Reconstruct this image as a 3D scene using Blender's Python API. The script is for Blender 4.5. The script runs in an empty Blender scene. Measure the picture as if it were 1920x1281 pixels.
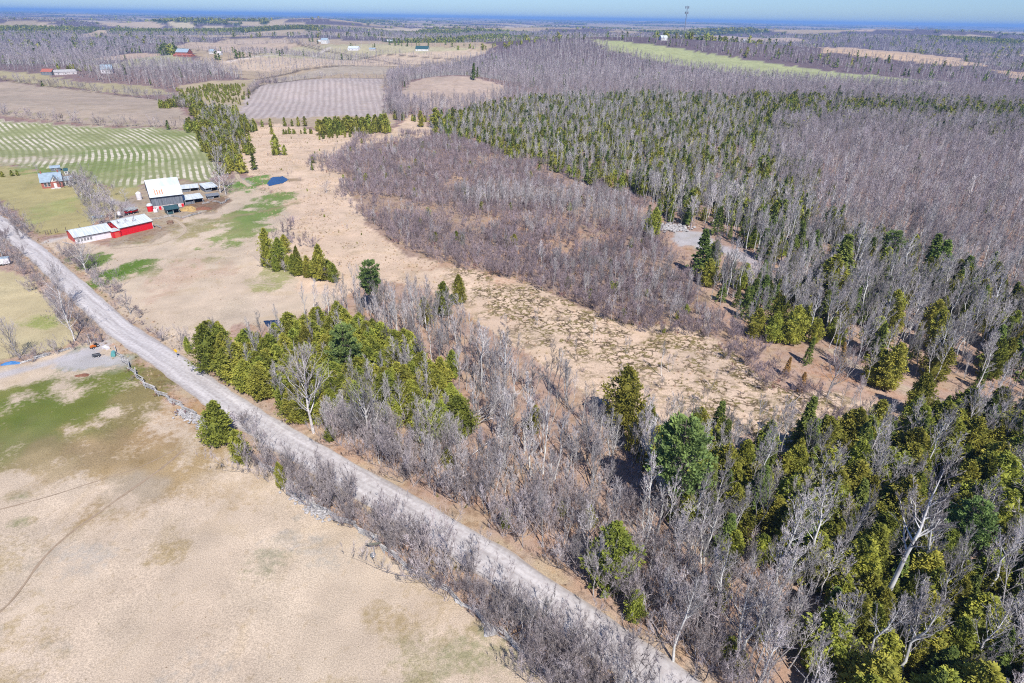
import bpy, math, random
import numpy as np
from mathutils import Matrix, Vector
# ------------------------------------------------------------------ camera, world, sun, exposure
sc = bpy.context.scene
C = sc.collection
CAM_H, FOC, PITCH, ROLL = 80.0, 1150.0, math.radians(27.83), math.atan(31 / 1920)
cp, sp, cr, sr = math.cos(PITCH), math.sin(PITCH), math.cos(ROLL), math.sin(ROLL)
R0 = np.array([1., 0, 0]); U0 = np.array([0, sp, cp]); FW = np.array([0, cp, -sp])
RT = cr * R0 + sr * U0; UP = -sr * R0 + cr * U0
cd = bpy.data.cameras.new('camera'); cam = bpy.data.objects.new('camera', cd); C.objects.link(cam)
cam.matrix_world = Matrix([[RT[i], UP[i], -FW[i], (0, 0, CAM_H)[i]] for i in range(3)] + [[0, 0, 0, 1]])
cd.sensor_width = 36; cd.lens = FOC / 1920 * 36; cd.clip_start = 0.5; cd.clip_end = 120000
sc.camera = cam
SUN_EL, SUN_AZ = math.radians(50), math.radians(-70)          # sun stands behind and right of the camera
w = bpy.data.worlds.new('World'); sc.world = w; w.use_nodes = True
nt = w.node_tree; nt.nodes.clear()
sky = nt.nodes.new('ShaderNodeTexSky'); sky.sky_type = 'NISHITA'; sky.sun_disc = False
sky.sun_elevation = SUN_EL; sky.sun_rotation = math.pi / 2 - SUN_AZ
sky.air_density = 1.0; sky.dust_density = 0.4; sky.ozone_density = 1.5; sky.altitude = 300
bg = nt.nodes.new('ShaderNodeBackground'); bg.inputs[1].default_value = 0.105
wo = nt.nodes.new('ShaderNodeOutputWorld')
tn = nt.nodes.new('ShaderNodeMix'); tn.data_type = 'RGBA'; tn.blend_type = 'MULTIPLY'; tn.inputs[0].default_value = 1; tn.inputs[7].default_value = (.43, .61, .96, 1)
nt.links.new(sky.outputs[0], tn.inputs[6]); nt.links.new(tn.outputs[2], bg.inputs[0]); nt.links.new(bg.outputs[0], wo.inputs[0])
sl = bpy.data.lights.new('sun', 'SUN'); sl.energy = 4.9; sl.angle = math.radians(0.5); sl.color = (1, .955, .9)
so = bpy.data.objects.new('sun', sl); C.objects.link(so); so.location = (0, 0, 300)
sd = Vector((math.cos(SUN_EL) * math.cos(SUN_AZ), math.cos(SUN_EL) * math.sin(SUN_AZ), math.sin(SUN_EL)))
so.rotation_euler = sd.to_track_quat('Z', 'Y').to_euler()
vs = sc.view_settings; vs.view_transform = 'Standard'; vs.look = 'None'; vs.exposure = 0.53; vs.gamma = 1; vs.use_curve_mapping = False
cy = sc.cycles; cy.max_bounces = 3; cy.diffuse_bounces = 2; cy.glossy_bounces = 2; cy.transmission_bounces = 2; cy.volume_bounces = 1
cy.transparent_max_bounces = 8; cy.caustics_reflective = False; cy.caustics_refractive = False
sc.render.filter_size = 1.1; cy.filter_width = 1.1; cy.use_denoising = False; cy.pixel_filter_type = 'BLACKMAN_HARRIS'
rng = np.random.default_rng(7); random.seed(7)

# ------------------------------------------------------------------ terrain height and picture/place conversions
def vnoise(x, y, wl, seed):
    x = np.asarray(x, float) / wl + seed * 17.13; y = np.asarray(y, float) / wl - seed * 9.71
    xi, yi = np.floor(x), np.floor(y); fx, fy = x - xi, y - yi
    fx = fx * fx * (3 - 2 * fx); fy = fy * fy * (3 - 2 * fy)
    def hsh(a, b):
        v = np.sin(a * 127.1 + b * 311.7 + seed * 74.7) * 43758.5453
        return v - np.floor(v)
    a, b, c, d = hsh(xi, yi), hsh(xi + 1, yi), hsh(xi, yi + 1), hsh(xi + 1, yi + 1)
    return (a + (b - a) * fx) * (1 - fy) + (c + (d - c) * fx) * fy          # 0..1
def sstep(a, b, t):
    t = np.clip((t - a) / (b - a), 0, 1); return t * t * (3 - 2 * t)
BUMPS = [(-215, 745, 95, 65, 14), (-75, 850, 75, 62, 14), (230, 1450, 420, 230, 50), (680, 1280, 320, 160, 28), (-420, 1150, 170, 90, 12), (-250, 1400, 200, 110, 16), (-640, 900, 260, 150, 12), (-430, 560, 180, 70, 7), (-800, 1700, 260, 140, 18),
         (-1900, 4000, 450, 300, 44), (-2700, 3700, 500, 260, 40), (-1250, 4300, 380, 260, 46), (-900, 3200, 350, 200, 26), (-480, 1500, 200, 90, 14), (-520, 1150, 160, 80, 10), (-330, 1050, 130, 70, 9), (400, 4200, 600, 250, 30), (1500, 4600, 700, 300, 34), (2600, 4300, 600, 300, 34), (-640, 2300, 600, 250, 12), (1700, 3000, 700, 350, 24), (-560, 1500, 260, 160, 8)]
def hgt(x, y):
    x = np.asarray(x, float); y = np.asarray(y, float); r = np.hypot(x, y)
    z = 0.9 * (vnoise(x, y, 95, 1) - .5) * 2
    z = z + sstep(450, 1400, r) * 13 * (vnoise(x, y, 520, 2) - .45) + sstep(2200, 6000, r) * (34 * (vnoise(x, y, 1500, 3) - .42) + 16 * (vnoise(x, y, 700, 5) - .5))
    z = z + sstep(9000, 20000, r) * (44 * (vnoise(x, y, 6000, 4) - .35) + 26 * (vnoise(x, y, 2600, 6) - .5))
    for bx, by, sx, sy, a in BUMPS:
        z = z + a * np.exp(-((x - bx) / sx) ** 2 - ((y - by) / sy) ** 2)
    return z
STEPS = np.geomspace(30, 60000, 1500)
def at(px, py, dz=0.0):
    d = (px - 960) * RT - (py - 640.5) * UP + FOC * FW
    d = d / np.hypot(d[0], d[1])
    zz = CAM_H + STEPS * d[2] - hgt(STEPS * d[0], STEPS * d[1]) - dz
    k = np.argmax(zz < 0)
    if zz[k] >= 0: k = len(STEPS) - 1
    lo, hi = STEPS[max(k - 1, 0)], STEPS[k]
    for _ in range(14):
        m = (lo + hi) / 2
        if CAM_H + m * d[2] - float(hgt(m * d[0], m * d[1])) - dz < 0: hi = m
        else: lo = m
    return np.array([hi * d[0], hi * d[1]])
def gz(x, y): return float(hgt(x, y))
def proj(x, y, z):
    P = np.stack([np.asarray(x, float), np.asarray(y, float), np.asarray(z, float) - CAM_H], -1)
    dd = P @ FW
    return 960 + FOC * (P @ RT) / dd, 640.5 - FOC * (P @ UP) / dd, dd
def height_to(P, topy):
    lo, hi = 0.0, 160.0; z0 = gz(*P)
    for _ in range(30):
        m = (lo + hi) / 2
        if proj(P[0], P[1], z0 + m)[1] > topy: lo = m
        else: hi = m
    return lo
def WP(poly): return np.array([at(*p) for p in poly])
def inpoly(x, y, P):
    m = np.zeros(x.shape, bool)
    bb = (x >= P[:, 0].min()) & (x <= P[:, 0].max()) & (y >= P[:, 1].min()) & (y <= P[:, 1].max())
    xs, ys = x[bb], y[bb]; mm = np.zeros(xs.shape, bool); n = len(P)
    for i in range(n):
        x1, y1 = P[i]; x2, y2 = P[(i + 1) % n]
        if y1 == y2: continue
        c = ((y1 > ys) != (y2 > ys)) & (xs < (x2 - x1) * (ys - y1) / (y2 - y1) + x1)
        mm ^= c
    m[bb] = mm
    return m
def dist_line(x, y, L):
    d = np.full(x.shape, 1e9)
    for i in range(len(L) - 1):
        a, b = L[i], L[i + 1]; ab = b - a; t = np.clip(((x - a[0]) * ab[0] + (y - a[1]) * ab[1]) / (ab @ ab + 1e-9), 0, 1)
        d = np.minimum(d, np.hypot(x - a[0] - t * ab[0], y - a[1] - t * ab[1]))
    return d
def lin(r, g, b, k=1.6):
    f = lambda c: (c / 255 / 12.92 if c / 255 < .04045 else ((c / 255 + .055) / 1.055) ** 2.4) / k
    return (f(r), f(g), f(b))

# ------------------------------------------------------------------ materials
def mat(name, col=(.5, .5, .5), rough=.9, col2=None, scale=1.0, spec=.2, rand=0.0, bump=0.0, metal=0.0, detail=4, coords='Object', stretch=None):
    m = bpy.data.materials.new(name); m.use_nodes = True; t = m.node_tree; b = t.nodes['Principled BSDF']
    b.inputs['Roughness'].default_value = rough; b.inputs['Specular IOR Level'].default_value = spec; b.inputs['Metallic'].default_value = metal
    tc = t.nodes.new('ShaderNodeTexCoord'); src = tc.outputs[coords]
    if stretch:
        mp = t.nodes.new('ShaderNodeMapping'); mp.inputs['Scale'].default_value = stretch; t.links.new(src, mp.inputs[0]); src = mp.outputs[0]
    n = t.nodes.new('ShaderNodeTexNoise'); n.inputs['Scale'].default_value = scale; n.inputs['Detail'].default_value = detail
    t.links.new(src, n.inputs['Vector'])
    mr = t.nodes.new('ShaderNodeMapRange'); mr.inputs[1].default_value = .35; mr.inputs[2].default_value = .65
    t.links.new(n.outputs[0], mr.inputs[0])
    mx = t.nodes.new('ShaderNodeMix'); mx.data_type = 'RGBA'
    mx.inputs[6].default_value = (*col, 1); c2 = col2 or tuple(c * .7 for c in col); mx.inputs[7].default_value = (*c2, 1)
    t.links.new(mr.outputs[0], mx.inputs[0]); out = mx.outputs[2]
    if rand:
        oi = t.nodes.new('ShaderNodeObjectInfo'); hs = t.nodes.new('ShaderNodeHueSaturation')
        a = t.nodes.new('ShaderNodeMapRange'); a.inputs[3].default_value = 1 - rand; a.inputs[4].default_value = 1 + rand
        t.links.new(oi.outputs['Random'], a.inputs[0]); t.links.new(a.outputs[0], hs.inputs['Value'])
        wn = t.nodes.new('ShaderNodeMath'); wn.operation = 'MULTIPLY'; wn.inputs[1].default_value = 37.7; t.links.new(oi.outputs['Random'], wn.inputs[0])
        fr = t.nodes.new('ShaderNodeMath'); fr.operation = 'FRACT'; t.links.new(wn.outputs[0], fr.inputs[0])
        a2 = t.nodes.new('ShaderNodeMapRange'); a2.inputs[3].default_value = .5 - rand * .06; a2.inputs[4].default_value = .5 + rand * .06
        t.links.new(fr.outputs[0], a2.inputs[0]); t.links.new(a2.outputs[0], hs.inputs['Hue'])
        t.links.new(out, hs.inputs['Color']); out = hs.outputs[0]
    t.links.new(out, b.inputs['Base Color'])
    if bump:
        bp = t.nodes.new('ShaderNodeBump'); bp.inputs['Strength'].default_value = bump; bp.inputs['Distance'].default_value = .1
        t.links.new(n.outputs[0], bp.inputs['Height']); t.links.new(bp.outputs[0], b.inputs['Normal'])
    return m
def leafmat(name, c1, c2, rand=.3):
    m = mat(name, c1, .75, c2, .9, .15, rand, detail=3)
    t = m.node_tree; b = t.nodes['Principled BSDF']; tr = t.nodes.new('ShaderNodeBsdfTranslucent'); ms = t.nodes.new('ShaderNodeMixShader'); ms.inputs[0].default_value = .25
    l = b.inputs['Base Color'].links[0].from_socket; t.links.new(l, tr.inputs[0]); o = t.nodes['Material Output']
    t.links.new(b.outputs[0], ms.inputs[1]); t.links.new(tr.outputs[0], ms.inputs[2]); t.links.new(ms.outputs[0], o.inputs[0])
    return m
M = {}
M['bark'] = mat('bark_grey', (.50, .48, .46), .95, (.24, .22, .21), 2.5, .1, .48)
M['twig'] = mat('twig_grey', (.48, .445, .435), .95, (.28, .25, .245), .8, .1, .48)
M['birch'] = mat('bark_pale', (.62, .61, .58), .85, (.38, .37, .36), 2.2, .1, .15)
M['shrub_twig'] = mat('twig_mauve', (.36, .29, .30), .95, (.22, .175, .185), .9, .1, .35)
M['hedge'] = mat('hedge_bark', (.44, .39, .385), .95, (.24, .205, .205), 2, .1, .40)
M['hardwood'] = mat('hardwood_twig', (.42, .365, .37), .95, (.25, .21, .22), .8, .1, .30)  # mauve twigs, darkened in colour to stand in for self-shadow of distant crowns
M['red_twig'] = mat('twig_red', (.30, .12, .12), .9, (.22, .10, .10), 1.5, .1, .2)
M['cedar'] = leafmat('cedar_spray', (.350, .350, .055), (.200, .220, .045), .36)
M['spruce'] = leafmat('spruce_needles', (.205, .250, .055), (.110, .150, .038), .30)
M['pine'] = leafmat('pine_needles', (.220, .300, .085), (.120, .180, .060), .15)
M['tamarack'] = leafmat('tamarack_needles', (.42, .26, .09), (.28, .18, .07), .15)
M['dark_bark'] = mat('bark_brown', (.16, .13, .11), .95, (.09, .075, .065), 3, .1, .2)

def ground_mat(name, kind='grass', grain=1.0):
    m = bpy.data.materials.new(name); m.use_nodes = True; t = m.node_tree; N = t.nodes; L = t.links; b = N['Principled BSDF']
    b.inputs['Roughness'].default_value = .95; b.inputs['Specular IOR Level'].default_value = .08
    at_ = N.new('ShaderNodeAttribute'); at_.attribute_name = 'tint'
    geo = N.new('ShaderNodeNewGeometry')
    def noise(s, d=4, st=None, dist=0):
        v = geo.outputs['Position']
        if st: mp = N.new('ShaderNodeMapping'); mp.inputs['Scale'].default_value = st; L.new(v, mp.inputs[0]); v = mp.outputs[0]
        n = N.new('ShaderNodeTexNoise'); n.inputs['Scale'].default_value = s; n.inputs['Detail'].default_value = d; n.inputs['Distortion'].default_value = dist
        L.new(v, n.inputs['Vector']); return n.outputs[0]
    def mr(s, a, b_, c, d):
        x = N.new('ShaderNodeMapRange'); x.inputs[1].default_value = a; x.inputs[2].default_value = b_; x.inputs[3].default_value = c; x.inputs[4].default_value = d; L.new(s, x.inputs[0]); return x.outputs[0]
    def mul(a, b_):
        x = N.new('ShaderNodeMath'); x.operation = 'MULTIPLY'; L.new(a, x.inputs[0])
        if isinstance(b_, (int, float)): x.inputs[1].default_value = b_
        else: L.new(b_, x.inputs[1])
        return x.outputs[0]
    def mix(f, a, b_, mode='MIX'):
        x = N.new('ShaderNodeMix'); x.data_type = 'RGBA'; x.blend_type = mode
        if isinstance(f, (int, float)): x.inputs[0].default_value = f
        else: L.new(f, x.inputs[0])
        for s, v in ((6, a), (7, b_)):
            if isinstance(v, tuple): x.inputs[s].default_value = (*v, 1)
            else: L.new(v, x.inputs[s])
        return x.outputs[2]
    pa_ = N.new('ShaderNodeAttribute'); pa_.attribute_name = 'patch'; pt_ = N.new('ShaderNodeAttribute'); pt_.attribute_name = 'patch_tint'
    s1 = N.new('ShaderNodeMath'); L.new(mr(noise(.11, 6, dist=.4), .25, .75, -.42, .42), s1.inputs[0]); L.new(mr(noise(1.1, 5), .25, .75, -.30, .30), s1.inputs[1])
    s2 = N.new('ShaderNodeMath'); L.new(s1.outputs[0], s2.inputs[0]); L.new(pa_.outputs['Fac'], s2.inputs[1])
    keep = mr(pa_.outputs['Fac'], .02, .25, 0, 1)
    basecol = mix(mul(mr(s2.outputs[0], .22, .72, 0, 1), keep), at_.outputs['Color'], pt_.outputs['Color'])
    fine = mr(noise(5.5, 6), .3, .7, 1 - .34 * grain, 1 + .28 * grain)
    med = mr(noise(.16, 6), .3, .7, 1 - .12 * grain, 1 + .10 * grain)
    big = mr(noise(.035, 4), .3, .7, .90, 1.09)
    f = mul(mul(fine, med), big)
    vm = N.new('ShaderNodeVectorMath'); vm.operation = 'SCALE'; L.new(basecol, vm.inputs[0]); L.new(f, vm.inputs['Scale'])
    col = vm.outputs[0]
    col = mix(mr(noise(.05, 5), .42, .7, 0, .55), col, mix(1.0, col, (.86, .90, .90), 'MULTIPLY'))
    col = mix(mr(noise(.023, 6, dist=.6), .50, .62, 0, .45), col, mix(1.0, col, (.92, .93, .98), 'MULTIPLY'))
    col = mix(mr(noise(.08, 6, dist=1.0), .56, .66, 0, .40), col, mix(1.0, col, (.84, .80, .66), 'MULTIPLY'))
    col = mix(mr(noise(.6, 5), .60, .72, 0, .35), col, mix(1.0, col, (.72, .66, .50), 'MULTIPLY'))
    if kind in ('crop', 'plough'):
        ua = N.new('ShaderNodeAttribute'); ua.attribute_name = 'row'
        wv = N.new('ShaderNodeMath'); wv.operation = 'SINE'; jit = mr(noise(.03, 3), .3, .7, -1.0, 1.0)
        ad = N.new('ShaderNodeMath'); ad.operation = 'ADD'; L.new(ua.outputs['Fac'], ad.inputs[0]); L.new(jit, ad.inputs[1]); L.new(ad.outputs[0], wv.inputs[0])
        brk = mr(noise(.16, 5, dist=.5), .33, .55, .15, 1)
        if kind == 'crop':
            s = mr(wv.outputs[0], -.2, .5, 0, 1); patch = mr(noise(.024, 4), .42, .60, 0, .95)
            hi = N.new('ShaderNodeMath'); hi.operation = 'ADD'; L.new(patch, hi.inputs[0]); hi.inputs[1].default_value = .12
            col = mix(mul(mul(s, brk), hi.outputs[0]), col, (.50, .45, .36))
            col = mix(mul(mr(wv.outputs[0], -.9, -.3, .55, 0), brk), col, (.17, .18, .085))
        else:
            s = mr(wv.outputs[0], .2, .9, 0, .75); col = mix(mul(s, mr(noise(.04, 5), .38, .62, .45, 1)), col, (.25, .21, .19)); col = mix(mul(mr(wv.outputs[0], -.9, -.2, .5, 0), mr(noise(.06, 4), .35, .6, .3, .8)), col, (.41, .37, .345))
    if kind == 'marsh':
        wa = N.new('ShaderNodeAttribute'); wa.attribute_name = 'wet'
        v1 = N.new('ShaderNodeTexVoronoi'); v1.feature = 'DISTANCE_TO_EDGE'; v1.inputs['Scale'].default_value = .33
        mp = N.new('ShaderNodeMapping'); mp.inputs['Scale'].default_value = (.75, 1.2, 1); mp.inputs['Rotation'].default_value = (0, 0, .5)
        nz = N.new('ShaderNodeTexNoise'); nz.inputs['Scale'].default_value = .35; nz.inputs['Detail'].default_value = 4
        vs_ = N.new('ShaderNodeVectorMath'); vs_.operation = 'SCALE'; vs_.inputs['Scale'].default_value = 9; L.new(geo.outputs['Position'], nz.inputs['Vector']); L.new(nz.outputs['Color'], vs_.inputs[0])
        ad = N.new('ShaderNodeVectorMath'); L.new(geo.outputs['Position'], ad.inputs[0]); L.new(vs_.outputs[0], ad.inputs[1]); L.new(ad.outputs[0], mp.inputs[0]); L.new(mp.outputs[0], v1.inputs['Vector'])
        aw = N.new('ShaderNodeMath'); aw.operation = 'MULTIPLY_ADD'; L.new(wa.outputs['Fac'], aw.inputs[0]); aw.inputs[1].default_value = .13; L.new(noise(.12, 3), aw.inputs[2]); addw = aw.outputs[0]
        crack = mul(mr(v1.outputs['Distance'], .03, .20, 1, 0), mr(addw, .50, .63, 0, 1))
        col = mix(mul(crack, mr(wa.outputs['Fac'], 0, 1, .25, 1)), col, mix(mr(noise(.5, 2), .4, .6, 0, 1), (.070, .050, .028), (.15, .12, .040)))
        col = mix(mul(mr(noise(1.3, 4), .58, .72, 0, .5), 1.0), col, (.24, .18, .12))
    if kind == 'litter':
        col = mix(mr(noise(.7, 5), .5, .66, 0, .6), col, mix(1.0, col, (.56, .50, .46), 'MULTIPLY'))
        col = mix(mr(noise(.3, 5), .52, .60, 0, .5), col, mix(1.0, col, (1.0, .86, .74), 'MULTIPLY'))
        col = mix(mr(noise(.16, 3), .5, .62, 0, .45), col, mix(1.0, col, (.88, .92, .72), 'MULTIPLY'))
    L.new(col, b.inputs['Base Color'])
    bp = N.new('ShaderNodeBump'); bp.inputs['Strength'].default_value = .4; bp.inputs['Distance'].default_value = .12
    L.new(noise(3.0, 6), bp.inputs['Height']); L.new(bp.outputs[0], b.inputs['Normal'])
    return m

# ------------------------------------------------------------------ helpers
def tag(o, label=None, cat=None, group=None, kind=None):
    if label: o['label'] = label
    if cat: o['category'] = cat
    if group: o['group'] = group
    if kind: o['kind'] = kind
    return o
def link(name, me, parent=None):
    o = bpy.data.objects.new(name, me); C.objects.link(o)
    if parent: o.parent = parent
    return o
def empty(name, loc, rz=0.0, label=None, cat=None, group=None, scale=None):
    o = bpy.data.objects.new(name, None); C.objects.link(o); o.location = loc; o.rotation_euler = (0, 0, rz); o.empty_display_size = .5
    if scale is not None: o.scale = scale
    return tag(o, label, cat, group)
def mesh_np(name, V, F, m, smooth=False, nf=3):
    V = np.asarray(V, np.float32); F = np.asarray(F, np.int32); me = bpy.data.meshes.new(name)
    me.vertices.add(len(V)); me.vertices.foreach_set('co', V.ravel())
    me.loops.add(F.size); me.loops.foreach_set('vertex_index', F.ravel())
    me.polygons.add(len(F)); me.polygons.foreach_set('loop_start', np.arange(0, F.size, F.shape[1], dtype=np.int32))
    if smooth: me.polygons.foreach_set('use_smooth', np.ones(len(F), bool))
    me.update(calc_edges=True)
    for q in (m if isinstance(m, (list, tuple)) else [m]): me.materials.append(q)
    return me
class MB:
    def __init__(s): s.v = []; s.f = []
    def poly(s, pts):
        k = len(s.v); s.v += [tuple(p) for p in pts]; s.f.append(tuple(range(k, k + len(pts))))
    def box(s, x0, x1, y0, y1, z0, z1):
        k = len(s.v); s.v += [(x0, y0, z0), (x1, y0, z0), (x1, y1, z0), (x0, y1, z0), (x0, y0, z1), (x1, y0, z1), (x1, y1, z1), (x0, y1, z1)]
        s.f += [tuple(k + i for i in q) for q in ((3, 2, 1, 0), (4, 5, 6, 7), (0, 1, 5, 4), (1, 2, 6, 5), (2, 3, 7, 6), (3, 0, 4, 7))]
    def tube(s, a, b, r0, r1=None, n=6):
        a, b = Vector(a), Vector(b); r1 = r0 if r1 is None else r1; d = (b - a).normalized(); u = d.orthogonal().normalized(); v = d.cross(u); k = len(s.v)
        for c, r in ((a, r0), (b, r1)):
            for i in range(n):
                an = 2 * math.pi * i / n; s.v.append(tuple(c + (u * math.cos(an) + v * math.sin(an)) * r))
        s.f += [(k + i, k + (i + 1) % n, k + n + (i + 1) % n, k + n + i) for i in range(n)]
        s.f += [tuple(k + i for i in reversed(range(n))), tuple(k + n + i for i in range(n))]
    def prism(s, prof, x0, x1):      # profile of (y, z) swept along x
        k = len(s.v); n = len(prof)
        s.v += [(x0, y, z) for y, z in prof] + [(x1, y, z) for y, z in prof]
        s.f += [(k + i, k + (i + 1) % n, k + n + (i + 1) % n, k + n + i) for i in range(n)]
        s.f += [tuple(k + i for i in reversed(range(n))), tuple(k + n + i for i in range(n))]
    def lathe(s, prof, n=12, c=(0, 0, 0)):
        k = len(s.v)
        for r, z in prof:
            for i in range(n): an = 2 * math.pi * i / n; s.v.append((c[0] + r * math.cos(an), c[1] + r * math.sin(an), c[2] + z))
        for j in range(len(prof) - 1):
            s.f += [(k + j * n + i, k + j * n + (i + 1) % n, k + (j + 1) * n + (i + 1) % n, k + (j + 1) * n + i) for i in range(n)]
    def blob(s, c, r, rg, n=7, m=5, squash=1, jit=.2):
        k = len(s.v)
        for j in range(m + 1):
            th = math.pi * j / m
            for i in range(n):
                ph = 2 * math.pi * i / n; q = 1 + rg.uniform(-jit, jit)
                s.v.append((c[0] + r * q * math.sin(th) * math.cos(ph), c[1] + r * q * math.sin(th) * math.sin(ph), c[2] + r * q * squash * math.cos(th)))
        for j in range(m):
            s.f += [(k + j * n + i, k + (j + 1) * n + i, k + (j + 1) * n + (i + 1) % n, k + j * n + (i + 1) % n) for i in range(n)]
    def build(s, name, m, parent=None, label=None):
        me = bpy.data.meshes.new(name); me.from_pydata(s.v, [], s.f); me.validate(); me.update()
        me.materials.append(m); o = link(name, me, parent)
        if label: o['label'] = label
        return o

# ------------------------------------------------------------------ sky is the world; haze
def build_haze():
    b = MB(); b.box(-42000, 42000, -3000, 62000, -60, 129)
    m = bpy.data.materials.new('haze'); m.use_nodes = True; t = m.node_tree; t.nodes.clear()
    o = t.nodes.new('ShaderNodeOutputMaterial'); v = t.nodes.new('ShaderNodeVolumePrincipled')
    v.inputs['Color'].default_value = (.22, .42, .80, 1); v.inputs['Density'].default_value = HAZE; v.inputs['Anisotropy'].default_value = 0
    t.links.new(v.outputs[0], o.inputs['Volume'])
    ob = b.build('haze', m); tag(ob, 'thin blue haze over the far hills', None, None, 'stuff')
HAZE = 0.8e-4
build_haze()

# ------------------------------------------------------------------ the ground: zones drawn where they lie
ROAD_PX = [(-260, 250), (-160, 310), (-60, 378), (0, 418), (30, 445), (61, 468), (95, 498), (122, 524), (150, 548), (180, 577), (213, 608), (250, 636), (292, 661), (340, 695), (388, 731), (450, 773), (520, 818), (597, 860),
           (660, 898), (741, 944), (849, 1007), (925, 1055), (1022, 1122), (1110, 1183), (1200, 1248), (1260, 1292), (1400, 1390)]
FENCE_PX = [(214, 655), (240, 685), (270, 722), (300, 742), (345, 768), (385, 795), (440, 845), (480, 868), (520, 892), (560, 930), (610, 965), (660, 988), (700, 1012), (740, 1050), (800, 1085), (850, 1122), (905, 1165), (950, 1200), (1000, 1240), (1060, 1290)]
ROAD = WP(ROAD_PX); FENCE = WP(FENCE_PX)
PASTURE_BL = [(-500, 560), (-120, 700), (0, 690), (60, 678), (160, 640), (214, 655), (240, 685), (270, 722), (300, 742), (345, 768), (385, 795), (440, 845), (480, 868), (520, 892), (560, 930), (610, 965), (660, 988), (700, 1012), (740, 1050), (800, 1085), (850, 1122), (905, 1165), (950, 1200), (1000, 1240), (1060, 1290), (1200, 1420), (-500, 1500), (-1200, 900)]
TAN = lin(220, 199, 174); PEACH = lin(214, 184, 158); GRN = lin(134, 142, 84)
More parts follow.
